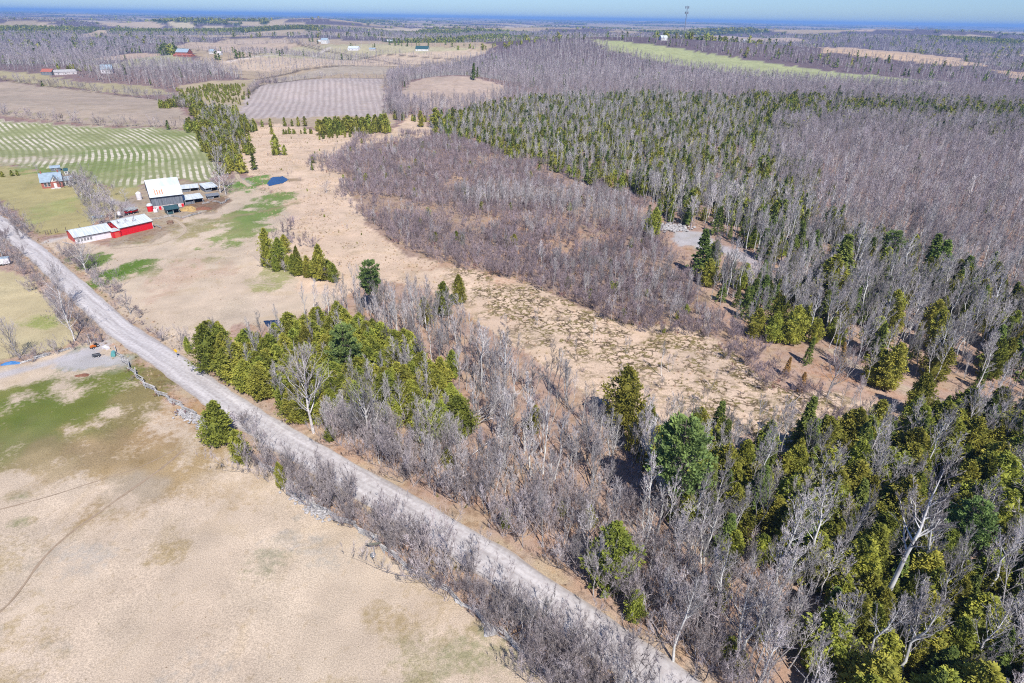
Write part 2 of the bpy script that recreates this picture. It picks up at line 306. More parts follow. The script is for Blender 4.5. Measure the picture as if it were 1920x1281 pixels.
# (object name, material kind, colour, polygon in picture coordinates of places on the ground)
Z = [
 ('woodland_floor', 'litter', lin(202, 172, 152), [(-900, 42), (-200, 40), (2200, 60), (2600, 500), (2300, 1600), (-900, 1600), (-2500, 600)]),
 ('marsh', 'marsh', lin(234, 206, 178), [(455, 238), (520, 232), (600, 246), (730, 250), (770, 215), (800, 232), (830, 250), (760, 262), (700, 270), (640, 300), (650, 340), (690, 420), (760, 480), (860, 500), (960, 520), (1080, 575), (1180, 610), (1290, 615), (1350, 640), (1400, 690), (1470, 735), (1560, 735), (1660, 765), (1640, 800), (1500, 830), (1380, 815), (1240, 800), (1150, 770), (1060, 710), (960, 650), (880, 590), (800, 540), (700, 520), (640, 560), (560, 545), (540, 500), (540, 420), (530, 380), (480, 340), (440, 300), (450, 260)]),
 ('meadow', 'grass', lin(192, 172, 146), [(455, 226), (446, 200), (470, 150), (380, 118), (330, 100), (340, 84), (420, 72), (560, 72), (720, 78), (930, 86), (900, 104), (760, 128), (728, 150), (722, 200), (745, 225), (735, 236), (600, 240)]),
 ('alder_floor', 'litter', lin(186, 160, 142), [(640, 300), (700, 270), (760, 262), (830, 250), (1000, 290), (1150, 350), (1230, 430), (1330, 560), (1400, 690), (1350, 640), (1290, 615), (1180, 610), (1080, 575), (960, 520), (860, 500), (760, 480), (690, 420), (650, 340)]),
 ('crop_field', 'crop', lin(160, 164, 112), [(-260, 215), (0, 226), (60, 231), (190, 239), (300, 241), (368, 246), (395, 262), (402, 300), (398, 345), (345, 338), (300, 336), (262, 348), (232, 352), (200, 350), (160, 332), (115, 322), (60, 314), (0, 308), (-200, 300)]),
 ('tan_field', 'grass', lin(190, 172, 153), [(-300, 145), (0, 151), (70, 162), (180, 172), (260, 184), (330, 190), (345, 215), (368, 240), (300, 238), (190, 236), (90, 226), (0, 216), (-300, 200)]),
 ('strip_field', 'grass', lin(184, 172, 136), [(-300, 130), (0, 134), (80, 140), (160, 156), (270, 160), (330, 176), (260, 180), (160, 168), (70, 158), (0, 148), (-300, 142)]),
 ('ploughed_field', 'plough', lin(196, 180, 172), [(448, 222), (446, 205), (465, 178), (480, 166), (540, 152), (600, 148), (660, 146), (718, 148), (722, 190), (716, 222), (650, 216), (600, 220), (540, 222)]),
 ('round_field', 'grass', lin(202, 180, 162), [(738, 192), (752, 172), (772, 155), (800, 146), (850, 142), (910, 150), (962, 168), (930, 186), (900, 196), (850, 200), (800, 204)]),
 ('hay_field', 'grass', lin(188, 174, 156), [(505, 165), (520, 148), (600, 128), (680, 122), (740, 128), (760, 140), (640, 138), (560, 148)]),
 ('hay_field', 'grass', lin(214, 192, 168), [(390, 120), (440, 112), (560, 104), (720, 98), (850, 92), (930, 98), (870, 108), (810, 118), (760, 124), (640, 122), (560, 128), (500, 134), (440, 132)]),
 ('hay_field', 'grass', lin(196, 186, 152), [(470, 108), (520, 92), (610, 84), (720, 82), (800, 88), (930, 90), (850, 96), (700, 104), (560, 110)]),
 ('hay_field', 'grass', lin(206, 184, 162), [(320, 90), (350, 82), (420, 76), (540, 74), (580, 80), (540, 92), (470, 100), (400, 96)]),
 ('hay_field', 'grass', lin(186, 180, 140), [(175, 122), (240, 112), (290, 102), (340, 106), (380, 116), (300, 124), (200, 130)]),
 ('hay_field', 'grass', lin(206, 180, 158), [(150, 112), (250, 100), (300, 101), (240, 112)]),
 ('cedar_clearing', 'grass', lin(196, 178, 146), [(330, 162), (400, 152), (470, 150), (460, 190), (445, 212), (400, 206), (350, 190)]),
 ('ridge_field', 'grass', lin(180, 184, 136), [(1100, 74), (1180, 79), (1290, 93), (1420, 115), (1560, 134), (1700, 147), (1800, 156), (1700, 162), (1540, 154), (1390, 140), (1260, 120), (1140, 92)]),
 ('dry_field', 'grass', lin(214, 186, 158), [(1520, 88), (1600, 90), (1700, 98), (1800, 110), (1850, 124), (1780, 124), (1690, 114), (1600, 104), (1540, 98)]),
 ('dry_field', 'grass', lin(208, 178, 150), [(1855, 130), (1960, 140), (1980, 154), (1900, 146)]),
 ('far_field', 'grass', lin(206, 184, 164), [(1310, 66), (1380, 68), (1500, 72), (1520, 78), (1420, 80), (1340, 76)]),
 ('far_field', 'grass', lin(214, 190, 160), [(150, 66), (185, 56), (212, 56), (200, 64), (160, 70)]),
 ('far_field', 'grass', lin(214, 190, 160), [(60, 47), (90, 44), (116, 50), (80, 53)]),
 ('far_field', 'grass', lin(208, 186, 160), [(150, 40), (200, 41), (310, 50), (300, 57), (240, 52), (190, 48)]),
 ('far_field', 'grass', lin(214, 198, 164), [(310, 40), (350, 42), (372, 52), (350, 58), (325, 54)]),
 ('far_field', 'grass', lin(208, 190, 160), [(378, 48), (440, 51), (450, 54), (390, 58)]),
 ('far_field', 'grass', lin(214, 196, 170), [(690, 54), (790, 53), (820, 57), (720, 60)]),
 ('far_field', 'grass', lin(214, 196, 170), [(780, 48), (850, 49), (840, 51), (785, 50)]),
 ('far_field', 'grass', lin(214, 196, 170), [(930, 50), (990, 47), (1010, 49), (950, 53)]),
 ('far_field', 'grass', lin(214, 190, 170), [(1590, 55), (1640, 57), (1630, 60), (1595, 59)]),
 ('pasture', 'grass', TAN, [(76, 455), (128, 446), (205, 462), (330, 430), (345, 412), (420, 360), (470, 340), (530, 380), (545, 430), (545, 500), (560, 545), (640, 560), (600, 580), (500, 610), (440, 610), (395, 660), (350, 665), (320, 655), (290, 635), (230, 590), (190, 548), (150, 514), (110, 480)]),
 ('farmyard', 'litter', lin(190, 172, 150), [(195, 370), (240, 372), (262, 350), (345, 340), (400, 345), (450, 330), (480, 350), (430, 362), (400, 400), (345, 405), (345, 425), (290, 455), (205, 465), (215, 432), (205, 400)]),
 ('house_yard', 'grass', lin(186, 174, 124), [(-200, 310), (0, 310), (115, 324), (200, 352), (262, 350), (240, 376), (205, 395), (170, 430), (100, 440), (70, 440), (30, 400), (0, 378), (-200, 330)]),
 ('roadside_pasture', 'grass', lin(206, 190, 150), [(-500, 470), (-60, 480), (0, 505), (60, 530), (110, 580), (150, 625), (120, 650), (0, 680), (-300, 640)]),
 ('sloping_pasture', 'grass', TAN, PASTURE_BL),
 ('gravel_clearing', 'grass', lin(206, 200, 198, 1.7), [(1252, 448), (1262, 436), (1305, 434), (1330, 440), (1345, 456), (1400, 478), (1412, 498), (1395, 490), (1350, 475), (1322, 470), (1300, 458), (1270, 460)]),
]
ZP = [WP(z[3]) for z in Z]
# patches of colour inside the zones: (centre px, radius px x, y, colour, strength)
def blob_at(px, py, ex, ey):
    c = at(px, py); a = at(px + ex, py); b_ = at(px, py - ey)
    return c, np.hypot(*(a - c)), np.hypot(*(b_ - c))
PATCH = [((190, 850), (260, 75), lin(188, 162, 122), .8), ((340, 780), (80, 50), lin(196, 160, 122), .7), ((110, 775), (170, 85), lin(140, 140, 78), .9), ((90, 770), (100, 55), lin(112, 130, 58), .85), ((190, 740), (120, 55), lin(128, 134, 66), .8), ((225, 790), (60, 30), lin(112, 118, 64), .6), ((30, 840), (90, 50), lin(132, 134, 84), .75), ((270, 745), (60, 60), lin(160, 142, 100), .8), ((150, 850), (150, 35), lin(168, 146, 112), .7), ((300, 820), (70, 30), lin(176, 148, 112), .6),
         ((200, 950), (90, 40), lin(184, 160, 124), .55), ((160, 680), (75, 22), lin(204, 198, 198), .9), ((480, 405), (55, 38), lin(132, 152, 84), .9), ((440, 440), (50, 28), lin(150, 156, 98), .7), ((232, 512), (50, 26), lin(110, 138, 58), .95), ((170, 490), (60, 18), lin(124, 144, 74), .85),
         ((520, 510), (40, 25), lin(176, 172, 120), .7), ((380, 425), (70, 22), lin(176, 162, 118), .6), ((380, 385), (70, 12), lin(150, 124, 104), .8), ((340, 520), (90, 40), lin(214, 186, 162), .6), ((100, 395), (50, 25), lin(176, 176, 116), .6), ((90, 600), (50, 14), lin(168, 172, 104), .7),
         ((470, 345), (35, 14), lin(124, 156, 80), .9), ((280, 432), (60, 14), lin(176, 152, 130), .8), ((1160, 200), (10, 10), TAN, 0), ((1560, 700), (50, 22), lin(200, 158, 128), .5), ((760, 850), (120, 40), lin(206, 172, 146), .7), ((1000, 450), (150, 60), lin(206, 168, 140), .5),
         ((200, 300), (140, 24), lin(142, 156, 90), .8), ((330, 255), (60, 8), lin(150, 158, 96), .8), ((850, 305), (60, 25), lin(212, 176, 146), .6), ((1800, 480), (200, 60), lin(176, 150, 140), .5), ((60, 300), (90, 9), lin(206, 190, 168), .8)]
PATCH = [(blob_at(*c, *e), col, s) for c, e, col, s in PATCH]
DK = lin(112, 96, 84)
LINES = [(l_, 6, DK) for l_ in ([(480, 150), (560, 132), (640, 124), (760, 124)], [(430, 112), (560, 105), (720, 102), (860, 112)], [(535, 100), (620, 110), (700, 118), (800, 122)], [(320, 92), (400, 97), (480, 103), (540, 92)], [(545, 75), (560, 84), (610, 96), (700, 112), (760, 122)], [(350, 84), (440, 82), (540, 80), (600, 88)], [(465, 178), (480, 165), (530, 154), (600, 146), (718, 147)])] + [([(70, 458), (100, 450), (130, 444)], 3.0, lin(214, 206, 200)), ([(190, 372), (215, 380), (240, 385), (235, 415)], 5, lin(188, 176, 178)), ([(0, 704), (60, 690), (120, 672), (180, 655), (205, 640), (222, 622)], 3.4, lin(206, 200, 200)),
         ([(475, 232), (440, 262), (442, 330), (470, 345)], 2.4, lin(196, 184, 176)), ([(1352, 462), (1400, 480), (1450, 520)], 3.4, lin(200, 190, 190)), ([(1630, 702), (1700, 732), (1780, 760), (1850, 775), (1960, 790)], 3.6, lin(200, 182, 172)), ([(1560, 655), (1600, 690), (1640, 706)], 3, lin(196, 170, 156)),
         ([(380, 415), (430, 408), (500, 395), (560, 380)], 2.2, lin(170, 156, 118)), ([(215, 462), (300, 456), (345, 436), (335, 415)], 1.6, lin(214, 196, 168)), ([(-20, 150), (0, 149), (330, 188)], 3, lin(140, 124, 104)), ([(0, 207), (360, 243)], 2, lin(170, 160, 120)),
         ([(200, 130), (330, 121), (420, 117), (520, 103), (620, 88)], 7, lin(226, 214, 204)), ([(456, 236), (620, 238), (730, 232)], 3, lin(210, 190, 170)), ([(510, 335), (560, 338)], 5, lin(150, 130, 100))]
LINES = [(WP(l), wd, c) for l, wd, c in LINES]
PB_ = WP([(-100, 900), (300, 870), (560, 960), (900, 1190), (960, 1400), (-200, 1400)]); lo_, hi_ = PB_.min(0), PB_.max(0)
for _ in range(46):
    c_ = rng.uniform(lo_, hi_); rr_ = rng.uniform(1.5, 7); PATCH.append(((c_, rr_ * rng.uniform(1, 2), rr_), lin(*((188, 166, 128), (172, 164, 128), (198, 186, 170), (226, 206, 182))[rng.integers(4)]), float(rng.uniform(.3, .6))))
def zone_of(x, y, warp=True):
    r = np.hypot(x, y); a = np.clip(r * .006, .6, 12) if warp else 0
    xw = x + a * (vnoise(x, y, 7, 11) - .5) * 2; yw = y + a * (vnoise(x, y, 7, 12) - .5) * 2
    z = np.zeros(x.shape, int)
    for i, P in enumerate(ZP): z[inpoly(xw, yw, P)] = i
    return z
NB = len(Z)
def far_field(x, y):
    r = np.hypot(x, y)
    n = vnoise(x * .55 + y * .2, y, 420, 21) * .6 + vnoise(x, y * 1.4, 210, 22) * .4
    n2 = vnoise(x, y * 1.2, 900, 27) * .5 + vnoise(x * .6, y, 330, 28) * .2 + vnoise(x * .5, y, 3600, 29) * .3
    return ((r > 1900) & (n > .60)) | ((r > 4500) & (n2 > .60))
def build_ground():
    az = np.radians(np.concatenate([np.arange(-180, -62, 6), np.arange(-62, 62, .25), np.arange(62, 180, 6)]))
    rr = np.concatenate([[0.01, 8, 16, 24], np.geomspace(32, 1500, 400), np.geomspace(1500, 56000, 190)[1:]])
    A, Rr = np.meshgrid(az, rr); X = Rr * np.sin(A); Y = Rr * np.cos(A); Hh = hgt(X, Y)
    n, m = X.shape; x, y = X.ravel(), Y.ravel()
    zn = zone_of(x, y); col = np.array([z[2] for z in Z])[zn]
    ff = far_field(x, y) & (zn == 0)
    r = np.hypot(x, y); base = zn == 0
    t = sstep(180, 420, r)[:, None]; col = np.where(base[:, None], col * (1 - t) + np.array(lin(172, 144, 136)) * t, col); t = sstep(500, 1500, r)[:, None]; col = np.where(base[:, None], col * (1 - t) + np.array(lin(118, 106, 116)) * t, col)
    v = vnoise(x, y, 300, 23)[:, None]
    col = np.where(ff[:, None], np.array(lin(208, 188, 160)) * (.8 + .3 * v), col)
    dark = (vnoise(x, y, 500, 24) > .66) & base & ~ff & (r > 1500); col = np.where(dark[:, None], np.array(lin(78, 92, 66)), col)
    mixw = np.zeros(len(x)); col2 = col.copy()
    for (c, rx, ry), cc, s in PATCH:
        d = np.sqrt(((x - c[0]) / rx) ** 2 + ((y - c[1]) / ry) ** 2) + .9 * (vnoise(x, y, 6, 31) - .5) + .5 * (vnoise(x, y, 2.2, 32) - .5) + .6 * (vnoise(x, y, 16, 33) - .5)
        wgt = (1 - sstep(.45, 1.25, d)) * s; w1 = wgt[:, None]; col2 = np.where((mixw <= 0.001)[:, None], np.array(cc), col2 * (1 - w1) + np.array(cc) * w1); mixw = np.maximum(mixw, wgt)
    for L, wd, cc in LINES:
        d = dist_line(x, y, L) + (vnoise(x, y, 4, 34) - .5) * wd * .4
        wgt = (.85 * (1 - sstep(wd * .35, wd * .75, d)))[:, None]; col = col * (1 - wgt) + np.array(cc) * wgt; col2 = col2 * (1 - wgt) + np.array(cc) * wgt
    d = dist_line(x, y, ROAD); wgt = (.8 * (1 - sstep(3.3, 6.5, d + 2 * (vnoise(x, y, 5, 35) - .5))))[:, None]; col = col * (1 - wgt) + np.array(lin(206, 184, 160)) * wgt
    # rows of the two worked fields
    row = np.zeros(x.shape)
    pa, pb = at(30, 250), at(90, 292); qa, qb = at(330, 262), at(345, 330)
    dA = (pb - pa) / np.linalg.norm(pb - pa); dB = (qb - qa) / np.linalg.norm(qb - qa); pm, qm = (pa + pb) / 2, (qa + qb) / 2
    nA = np.array([-dA[1], dA[0]]); nB_ = np.array([-dB[1], dB[0]])
    s = np.linalg.solve(np.stack([nA, -nB_], 1), qm - pm); cc = pm + nA * s[0]
    names = np.array([z[0] for z in Z])[zn]
    eA, eB = (pm - cc) / np.linalg.norm(pm - cc), (qm - cc) / np.linalg.norm(qm - cc); rx_, ry_ = x - cc[0], y - cc[1]; sg = np.sign(eA[0] * eB[1] - eA[1] * eB[0])
    uu_ = np.hypot(rx_, ry_); uu_ = np.where((eA[0] * ry_ - eA[1] * rx_) * sg < 0, rx_ * eA[0] + ry_ * eA[1], uu_); uu_ = np.where((eB[0] * ry_ - eB[1] * rx_) * sg > 0, rx_ * eB[0] + ry_ * eB[1], uu_)
    row = np.where(names == 'crop_field', uu_ * 2 * math.pi / 3.4, row)
    p1, p2 = at(560, 215), at(572, 160); dd = (p2 - p1) / np.linalg.norm(p2 - p1)
    row = np.where(names == 'ploughed_field', (x * -dd[1] + y * dd[0]) * 2 * math.pi / 6.0, row)
    wetL = WP([(920, 520), (1000, 580), (1080, 610), (1180, 640), (1290, 650), (1350, 690), (1400, 730), (1440, 760)])
    wet = 1 - sstep(6, 26, dist_line(x, y, wetL)); wet = np.clip(wet + .35 * sstep(880, 1000, proj(x, y, 0 * x)[0]), 0, 1)
    idx = np.arange(n * m).reshape(n, m)
    q = np.stack([idx[:-1], np.roll(idx, -1, 1)[:-1], np.roll(idx, -1, 1)[1:], idx[1:]], -1).reshape(-1, 4)
    fz = zn[q[:, 0]]; zone_name = [z[0] for z in Z]
    mats = {k: ground_mat('ground_' + k, k) for k in ('grass', 'crop', 'plough', 'marsh', 'litter')}
    V = np.stack([x, y, Hh.ravel()], -1)
    e = 1.0                                                     # slope of the land from its height function, for even shading over the seams
    nx = (hgt(x - e, y) - hgt(x + e, y)) / (2 * e); ny = (hgt(x, y - e) - hgt(x, y + e)) / (2 * e); NN = np.stack([nx, ny, np.ones_like(nx)], -1); NN /= np.linalg.norm(NN, axis=1)[:, None]
    done = {}
    for i, z in enumerate(Z):
        sel = np.nonzero(fz == i)[0]
        if not len(sel): continue
        f = q[sel]; u, inv = np.unique(f, return_inverse=True)
        me = mesh_np(z[0], V[u], inv.reshape(-1, 4), mats[z[1]], True)
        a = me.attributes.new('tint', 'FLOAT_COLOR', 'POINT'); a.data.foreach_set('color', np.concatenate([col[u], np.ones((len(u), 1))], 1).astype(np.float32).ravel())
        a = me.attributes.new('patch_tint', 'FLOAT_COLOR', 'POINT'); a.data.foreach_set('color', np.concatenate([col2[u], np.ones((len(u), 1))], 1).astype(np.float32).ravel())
        a = me.attributes.new('patch', 'FLOAT', 'POINT'); a.data.foreach_set('value', mixw[u].astype(np.float32))
        a = me.attributes.new('row', 'FLOAT', 'POINT'); a.data.foreach_set('value', row[u].astype(np.float32))
        a = me.attributes.new('wet', 'FLOAT', 'POINT'); a.data.foreach_set('value', wet[u].astype(np.float32))
        me.normals_split_custom_set_from_vertices([tuple(v_) for v_ in NN[u]])
        nm = 'ground' if i == 0 else z[0]
        tag(link(nm, me), None, None, None, 'structure')
build_ground()

def ribbon(name, P, width, m, lift, jit=.15, step=2.0, cat=None):
    P = np.asarray(P); seg = np.hypot(*np.diff(P, axis=0).T); s = np.concatenate([[0], np.cumsum(seg)])
    tt = np.arange(0, s[-1], step); 
    # Catmull-like smoothing by repeated averaging
    xs = np.interp(tt, s, P[:, 0]); ys = np.interp(tt, s, P[:, 1])
    for _ in range(max(2, int(8 / step * 3))):
        xs[1:-1] = (xs[:-2] + 2 * xs[1:-1] + xs[2:]) / 4; ys[1:-1] = (ys[:-2] + 2 * ys[1:-1] + ys[2:]) / 4
    dx, dy = np.gradient(xs), np.gradient(ys); l = np.hypot(dx, dy); nx, ny = -dy / l, dx / l
    K = 9; V = []; uv = []
    for j in range(K):
        o = (j / (K - 1) - .5) * width
        jj = (vnoise(tt, tt * 0 + j, 3, 41) - .5) * 2 * jit if j in (0, K - 1) else 0
        X, Y = xs + nx * (o + jj), ys + ny * (o + jj); crown = .06 * (1 - (2 * o / width) ** 2) if width > 4 else 0
        V.append(np.stack([X, Y, hgt(X, Y) + lift + crown], -1)); uv.append(np.stack([tt * 0 + j / (K - 1), tt], -1))
    V = np.concatenate(V); uv = np.concatenate(uv); n = len(tt)
    F = [(j * n + i, j * n + i + 1, (j + 1) * n + i + 1, (j + 1) * n + i) for j in range(K - 1) for i in range(n - 1)]
    F = np.array(F)[:, ::-1]
    me = mesh_np(name, V, F, m, True)
    a = me.attributes.new('across', 'FLOAT_VECTOR', 'POINT'); a.data.foreach_set('vector', np.concatenate([uv, uv[:, :1] * 0], 1).astype(np.float32).ravel())
    return tag(link(name, me), None, None, None, 'structure'), np.stack([xs, ys], -1)
def road_mat(name, c, c2, wheel=.9):
    m = bpy.data.materials.new(name); m.use_nodes = True; t = m.node_tree; N = t.nodes; L = t.links; b = N['Principled BSDF']; b.inputs['Roughness'].default_value = .95; b.inputs['Specular IOR Level'].default_value = .1
    a = N.new('ShaderNodeAttribute'); a.attribute_name = 'across'; mp = N.new('ShaderNodeMapping'); mp.inputs['Scale'].default_value = (9, .06, 1); L.new(a.outputs['Vector'], mp.inputs[0])
    n1 = N.new('ShaderNodeTexNoise'); n1.inputs['Scale'].default_value = 1; n1.inputs['Detail'].default_value = 4; L.new(mp.outputs[0], n1.inputs['Vector'])
    g = N.new('ShaderNodeNewGeometry'); n2 = N.new('ShaderNodeTexNoise'); n2.inputs['Scale'].default_value = 1.4; n2.inputs['Detail'].default_value = 6; L.new(g.outputs['Position'], n2.inputs['Vector'])
    ad = N.new('ShaderNodeMath'); L.new(n1.outputs[0], ad.inputs[0]); L.new(n2.outputs[0], ad.inputs[1])
    mr = N.new('ShaderNodeMapRange'); mr.inputs[1].default_value = .8; mr.inputs[2].default_value = 1.2; L.new(ad.outputs[0], mr.inputs[0])
    mx = N.new('ShaderNodeMix'); mx.data_type = 'RGBA'; mx.inputs[6].default_value = (*c2, 1); mx.inputs[7].default_value = (*c, 1); L.new(mr.outputs[0], mx.inputs[0])
    sx = N.new('ShaderNodeSeparateXYZ'); L.new(a.outputs['Vector'], sx.inputs[0]); cr_ = N.new('ShaderNodeValToRGB'); L.new(sx.outputs[0], cr_.inputs[0]); e = cr_.color_ramp.elements
    e[0].position = 0; e[0].color = (.74, .68, .60, 1); e[1].position = 1; e[1].color = (.72, .67, .60, 1)
    for p_, v_ in ((.09, .86), (.2, 1.03), (.3, 1.08), (.38, .93), (.5, .90), (.6, .95), (.7, 1.08), (.8, 1.04), (.91, .86)): q_ = e.new(p_); q_.color = (v_, v_, v_, 1)
    mu = N.new('ShaderNodeMix'); mu.data_type = 'RGBA'; mu.blend_type = 'MULTIPLY'; mu.inputs[0].default_value = wheel; L.new(mx.outputs[2], mu.inputs[6]); L.new(cr_.outputs[0], mu.inputs[7]); L.new(mu.outputs[2], b.inputs['Base Color'])
    return m
M['road'] = road_mat('gravel_road', lin(226, 220, 217), lin(194, 186, 183))
M['trail'] = road_mat('trodden_earth', lin(192, 170, 146), lin(168, 146, 122))
_, RC = ribbon('gravel_road', ROAD, 7.3, M['road'], .06, .35)
ribbon('cattle_trail', WP([(-60, 1195), (0, 1155), (40, 1110), (70, 1055), (110, 1015), (150, 985), (200, 952), (250, 915), (300, 882), (350, 838)]), .45, M['trail'], .012, .12, .8)
M['track'] = road_mat('farm_track', lin(214, 196, 172), lin(188, 168, 144), .5)
ribbon('farm_track', WP([(205, 466), (260, 463), (310, 455), (340, 443), (350, 432), (340, 420), (325, 410)]), 1.3, M['track'], .03, .2, 1.0)
ribbon('farm_track', WP([(474, 233), (446, 258), (440, 300), (446, 335), (470, 350)]), 2.4, M['track'], .03, .3, 1.5)
ribbon('farm_track', WP([(1560, 655), (1600, 688), (1640, 706), (1700, 732), (1780, 760), (1850, 775), (1960, 790)]), 3.0, M['track'], .03, .3, 1.5)
ribbon('cattle_trail', WP([(0, 955), (100, 930), (170, 905), (260, 880), (330, 842)]), .25, M['trail'], .012, .1, .8)

# ------------------------------------------------------------------ tree shapes
class TB:
    def __init__(s): s.V = []; s.F = []; s.n = 0
    def add(s, V, F):
        s.V.append(np.asarray(V, float)); s.F.append(np.asarray(F, int) + s.n); s.n += len(V)
    def limb(s, P, R, sides=3):
        P = np.asarray(P, float); k = len(P); rings = []
        d = np.gradient(P, axis=0); d /= np.linalg.norm(d, axis=1)[:, None] + 1e-9
        ref = np.array([.3, .9, .1]) if abs(d[0][2]) > .5 else np.array([0, 0, 1.])
        u = np.cross(d, ref); u /= np.linalg.norm(u, axis=1)[:, None] + 1e-9; v = np.cross(d, u)
        an = np.arange(sides) * 2 * np.pi / sides
        for i in range(k): rings.append(P[i] + R[i] * (np.cos(an)[:, None] * u[i] + np.sin(an)[:, None] * v[i]))
        F = []
        for i in range(k - 1):
            for j in range(sides):
                a, b = i * sides + j, i * sides + (j + 1) % sides
                F += [(a, b, b + sides), (a, b + sides, a + sides)]
        s.add(np.concatenate(rings), F)
    def blades(s, A, B, Wd, rg):
        A, B = np.asarray(A, float), np.asarray(B, float)
        if not len(A): return
        d = B - A; sd_ = np.cross(d, rg.normal(size=d.shape)); sd_ /= np.linalg.norm(sd_, axis=1)[:, None] + 1e-9
        Wd = np.asarray(Wd, float).reshape(-1, 1) * np.ones((len(A), 1))
        V = np.stack([A - sd_ * Wd / 2, A + sd_ * Wd / 2, B], 1).reshape(-1, 3)
        s.add(V, np.arange(len(V)).reshape(-1, 3))
    def mesh(s, name, m):
        if not s.V: return None
        return mesh_np(name, np.concatenate(s.V), np.concatenate(s.F), m)
def unit(v): return v / (np.linalg.norm(v, axis=-1, keepdims=True) + 1e-9)
def bare(seed, H, form='forest', lod=0, wm=1.0):
    """leafless tree: returns trunk (stem and limbs) and crown (branches and twigs)"""
    rg = np.random.default_rng(seed); T, K = TB(), TB()
    if form == 'multi': stems = rg.integers(4, 8)
    elif form == 'open': stems = 1
    else: stems = 1 if rg.random() < .7 else 2
    if lod == 2: stems = min(stems, 3)
    nl = {0: 19, 1: 12, 2: 7}[lod]; n2 = {0: 7, 1: 6, 2: 3}[lod]; n3 = {0: 5, 1: 4, 2: 1}[lod]
    if form == 'multi': nl = max(3, nl // 2)
    if form == 'open': nl = int(nl * 1.5)
    tw = {0: .030, 1: .062, 2: .17}[lod] * wm
    for st in range(stems):
        lean = rg.normal(0, {'forest': .05, 'birch': .06, 'open': .04, 'multi': .33}[form], 2); h = H * rg.uniform(.8, 1) if stems > 1 else H
        ns = 7 if lod == 0 else 4; t = np.linspace(0, 1, ns)
        wob = np.cumsum(rg.normal(0, .014 * H, (ns, 2)), 0); wob[0] = 0
        P = np.stack([lean[0] * h * t ** .8 + wob[:, 0], lean[1] * h * t ** .8 + wob[:, 1], h * t * .97], -1)
        if stems > 1: P[:, :2] += rg.normal(0, .03 * H, 2) * (1 if form == 'multi' else .5)
        r0 = H * {'forest': .0095, 'birch': .0125, 'open': .017, 'multi': .007}[form] / (1 if stems < 3 else 1.3) * (1 if lod < 2 else 1.7)
        T.limb(P, r0 * (1 - .88 * t), 5 if lod == 0 else 3)
        lo = {'forest': .38, 'birch': .45, 'open': .2, 'multi': .25}[form]
        for i in range(nl):
            tt = lo + (1 - lo) * ((i + rg.random()) / nl) ** .85; tt = min(tt, .985)
            p = np.array([np.interp(tt, t, P[:, c]) for c in range(3)])
            ph = rg.uniform(0, 2 * np.pi); ua = {'forest': rg.uniform(.38, .85), 'birch': rg.uniform(.4, .95), 'open': rg.uniform(.5, 1.05), 'multi': rg.uniform(.3, .8)}[form] * (1.15 - .5 * tt)
            L = H * {'forest': .26 if lod == 0 else .33, 'birch': .22, 'open': .50, 'multi': .34}[form] * (1.12 - tt) ** .6 * rg.uniform(.65, 1.15)
            hd = np.array([np.cos(ph), np.sin(ph), 0]); k = 4 if lod == 0 else 3; s = np.linspace(0, 1, k)
            LP = p + np.outer(s * L * math.sin(ua), hd); LP[:, 2] = p[2] + L * (s * math.cos(ua) + .25 * s ** 2)
            LP[1:] += rg.normal(0, .03 * L, (k - 1, 3)); lr = max(r0 * (1 - .85 * tt) * .62, tw * .55)
            if lod < 2: (T if lod == 0 and tt < .8 else K).limb(LP, lr * (1 - .75 * s), 3)
            else: K.blades(LP[:1], LP[-1:], lr * 2.2, rg)
            ls = rg.uniform(.18, 1, n2); q = np.stack([np.interp(ls, s, LP[:, c]) for c in range(3)], -1)
            dr = unit(LP[-1] - LP[0]); e = unit(dr * .9 + rg.normal(0, .42, (n2, 3)) + np.array([0, 0, .45])); Ls = L * rg.uniform(.32, .62, n2) * (1.15 - .55 * ls)
            Q = q + e * Ls[:, None]; K.blades(q, Q, tw * (1.9 if lod == 0 else 1.5), rg)
            if lod == 0:      # second face so that branches have body from every side
                K.blades(q, Q, tw * 2.0, rg)
            m3 = n3 * n2; j = np.repeat(np.arange(n2), n3); u3 = rg.uniform(.15, 1, m3)
            q3 = q[j] + (Q[j] - q[j]) * u3[:, None]; e3 = unit(e[j] + rg.normal(0, .42, (m3, 3)) + np.array([0, 0, .3])); L3 = Ls[j] * rg.uniform(.3, .65, m3)
            Q3 = q3 + e3 * L3[:, None]; K.blades(q3, Q3, tw, rg)
            if lod == 0:
                n4 = 2; j = np.repeat(np.arange(m3), n4); u4 = rg.uniform(.2, .95, m3 * n4); q4 = q3[j] + (Q3[j] - q3[j]) * u4[:, None]
                e4 = unit(e3[j] + rg.normal(0, .42, (m3 * n4, 3)) + np.array([0, 0, .25])); K.blades(q4, q4 + e4 * (L3[j] * rg.uniform(.35, .7, m3 * n4))[:, None], tw * .7, rg)
    return T, K
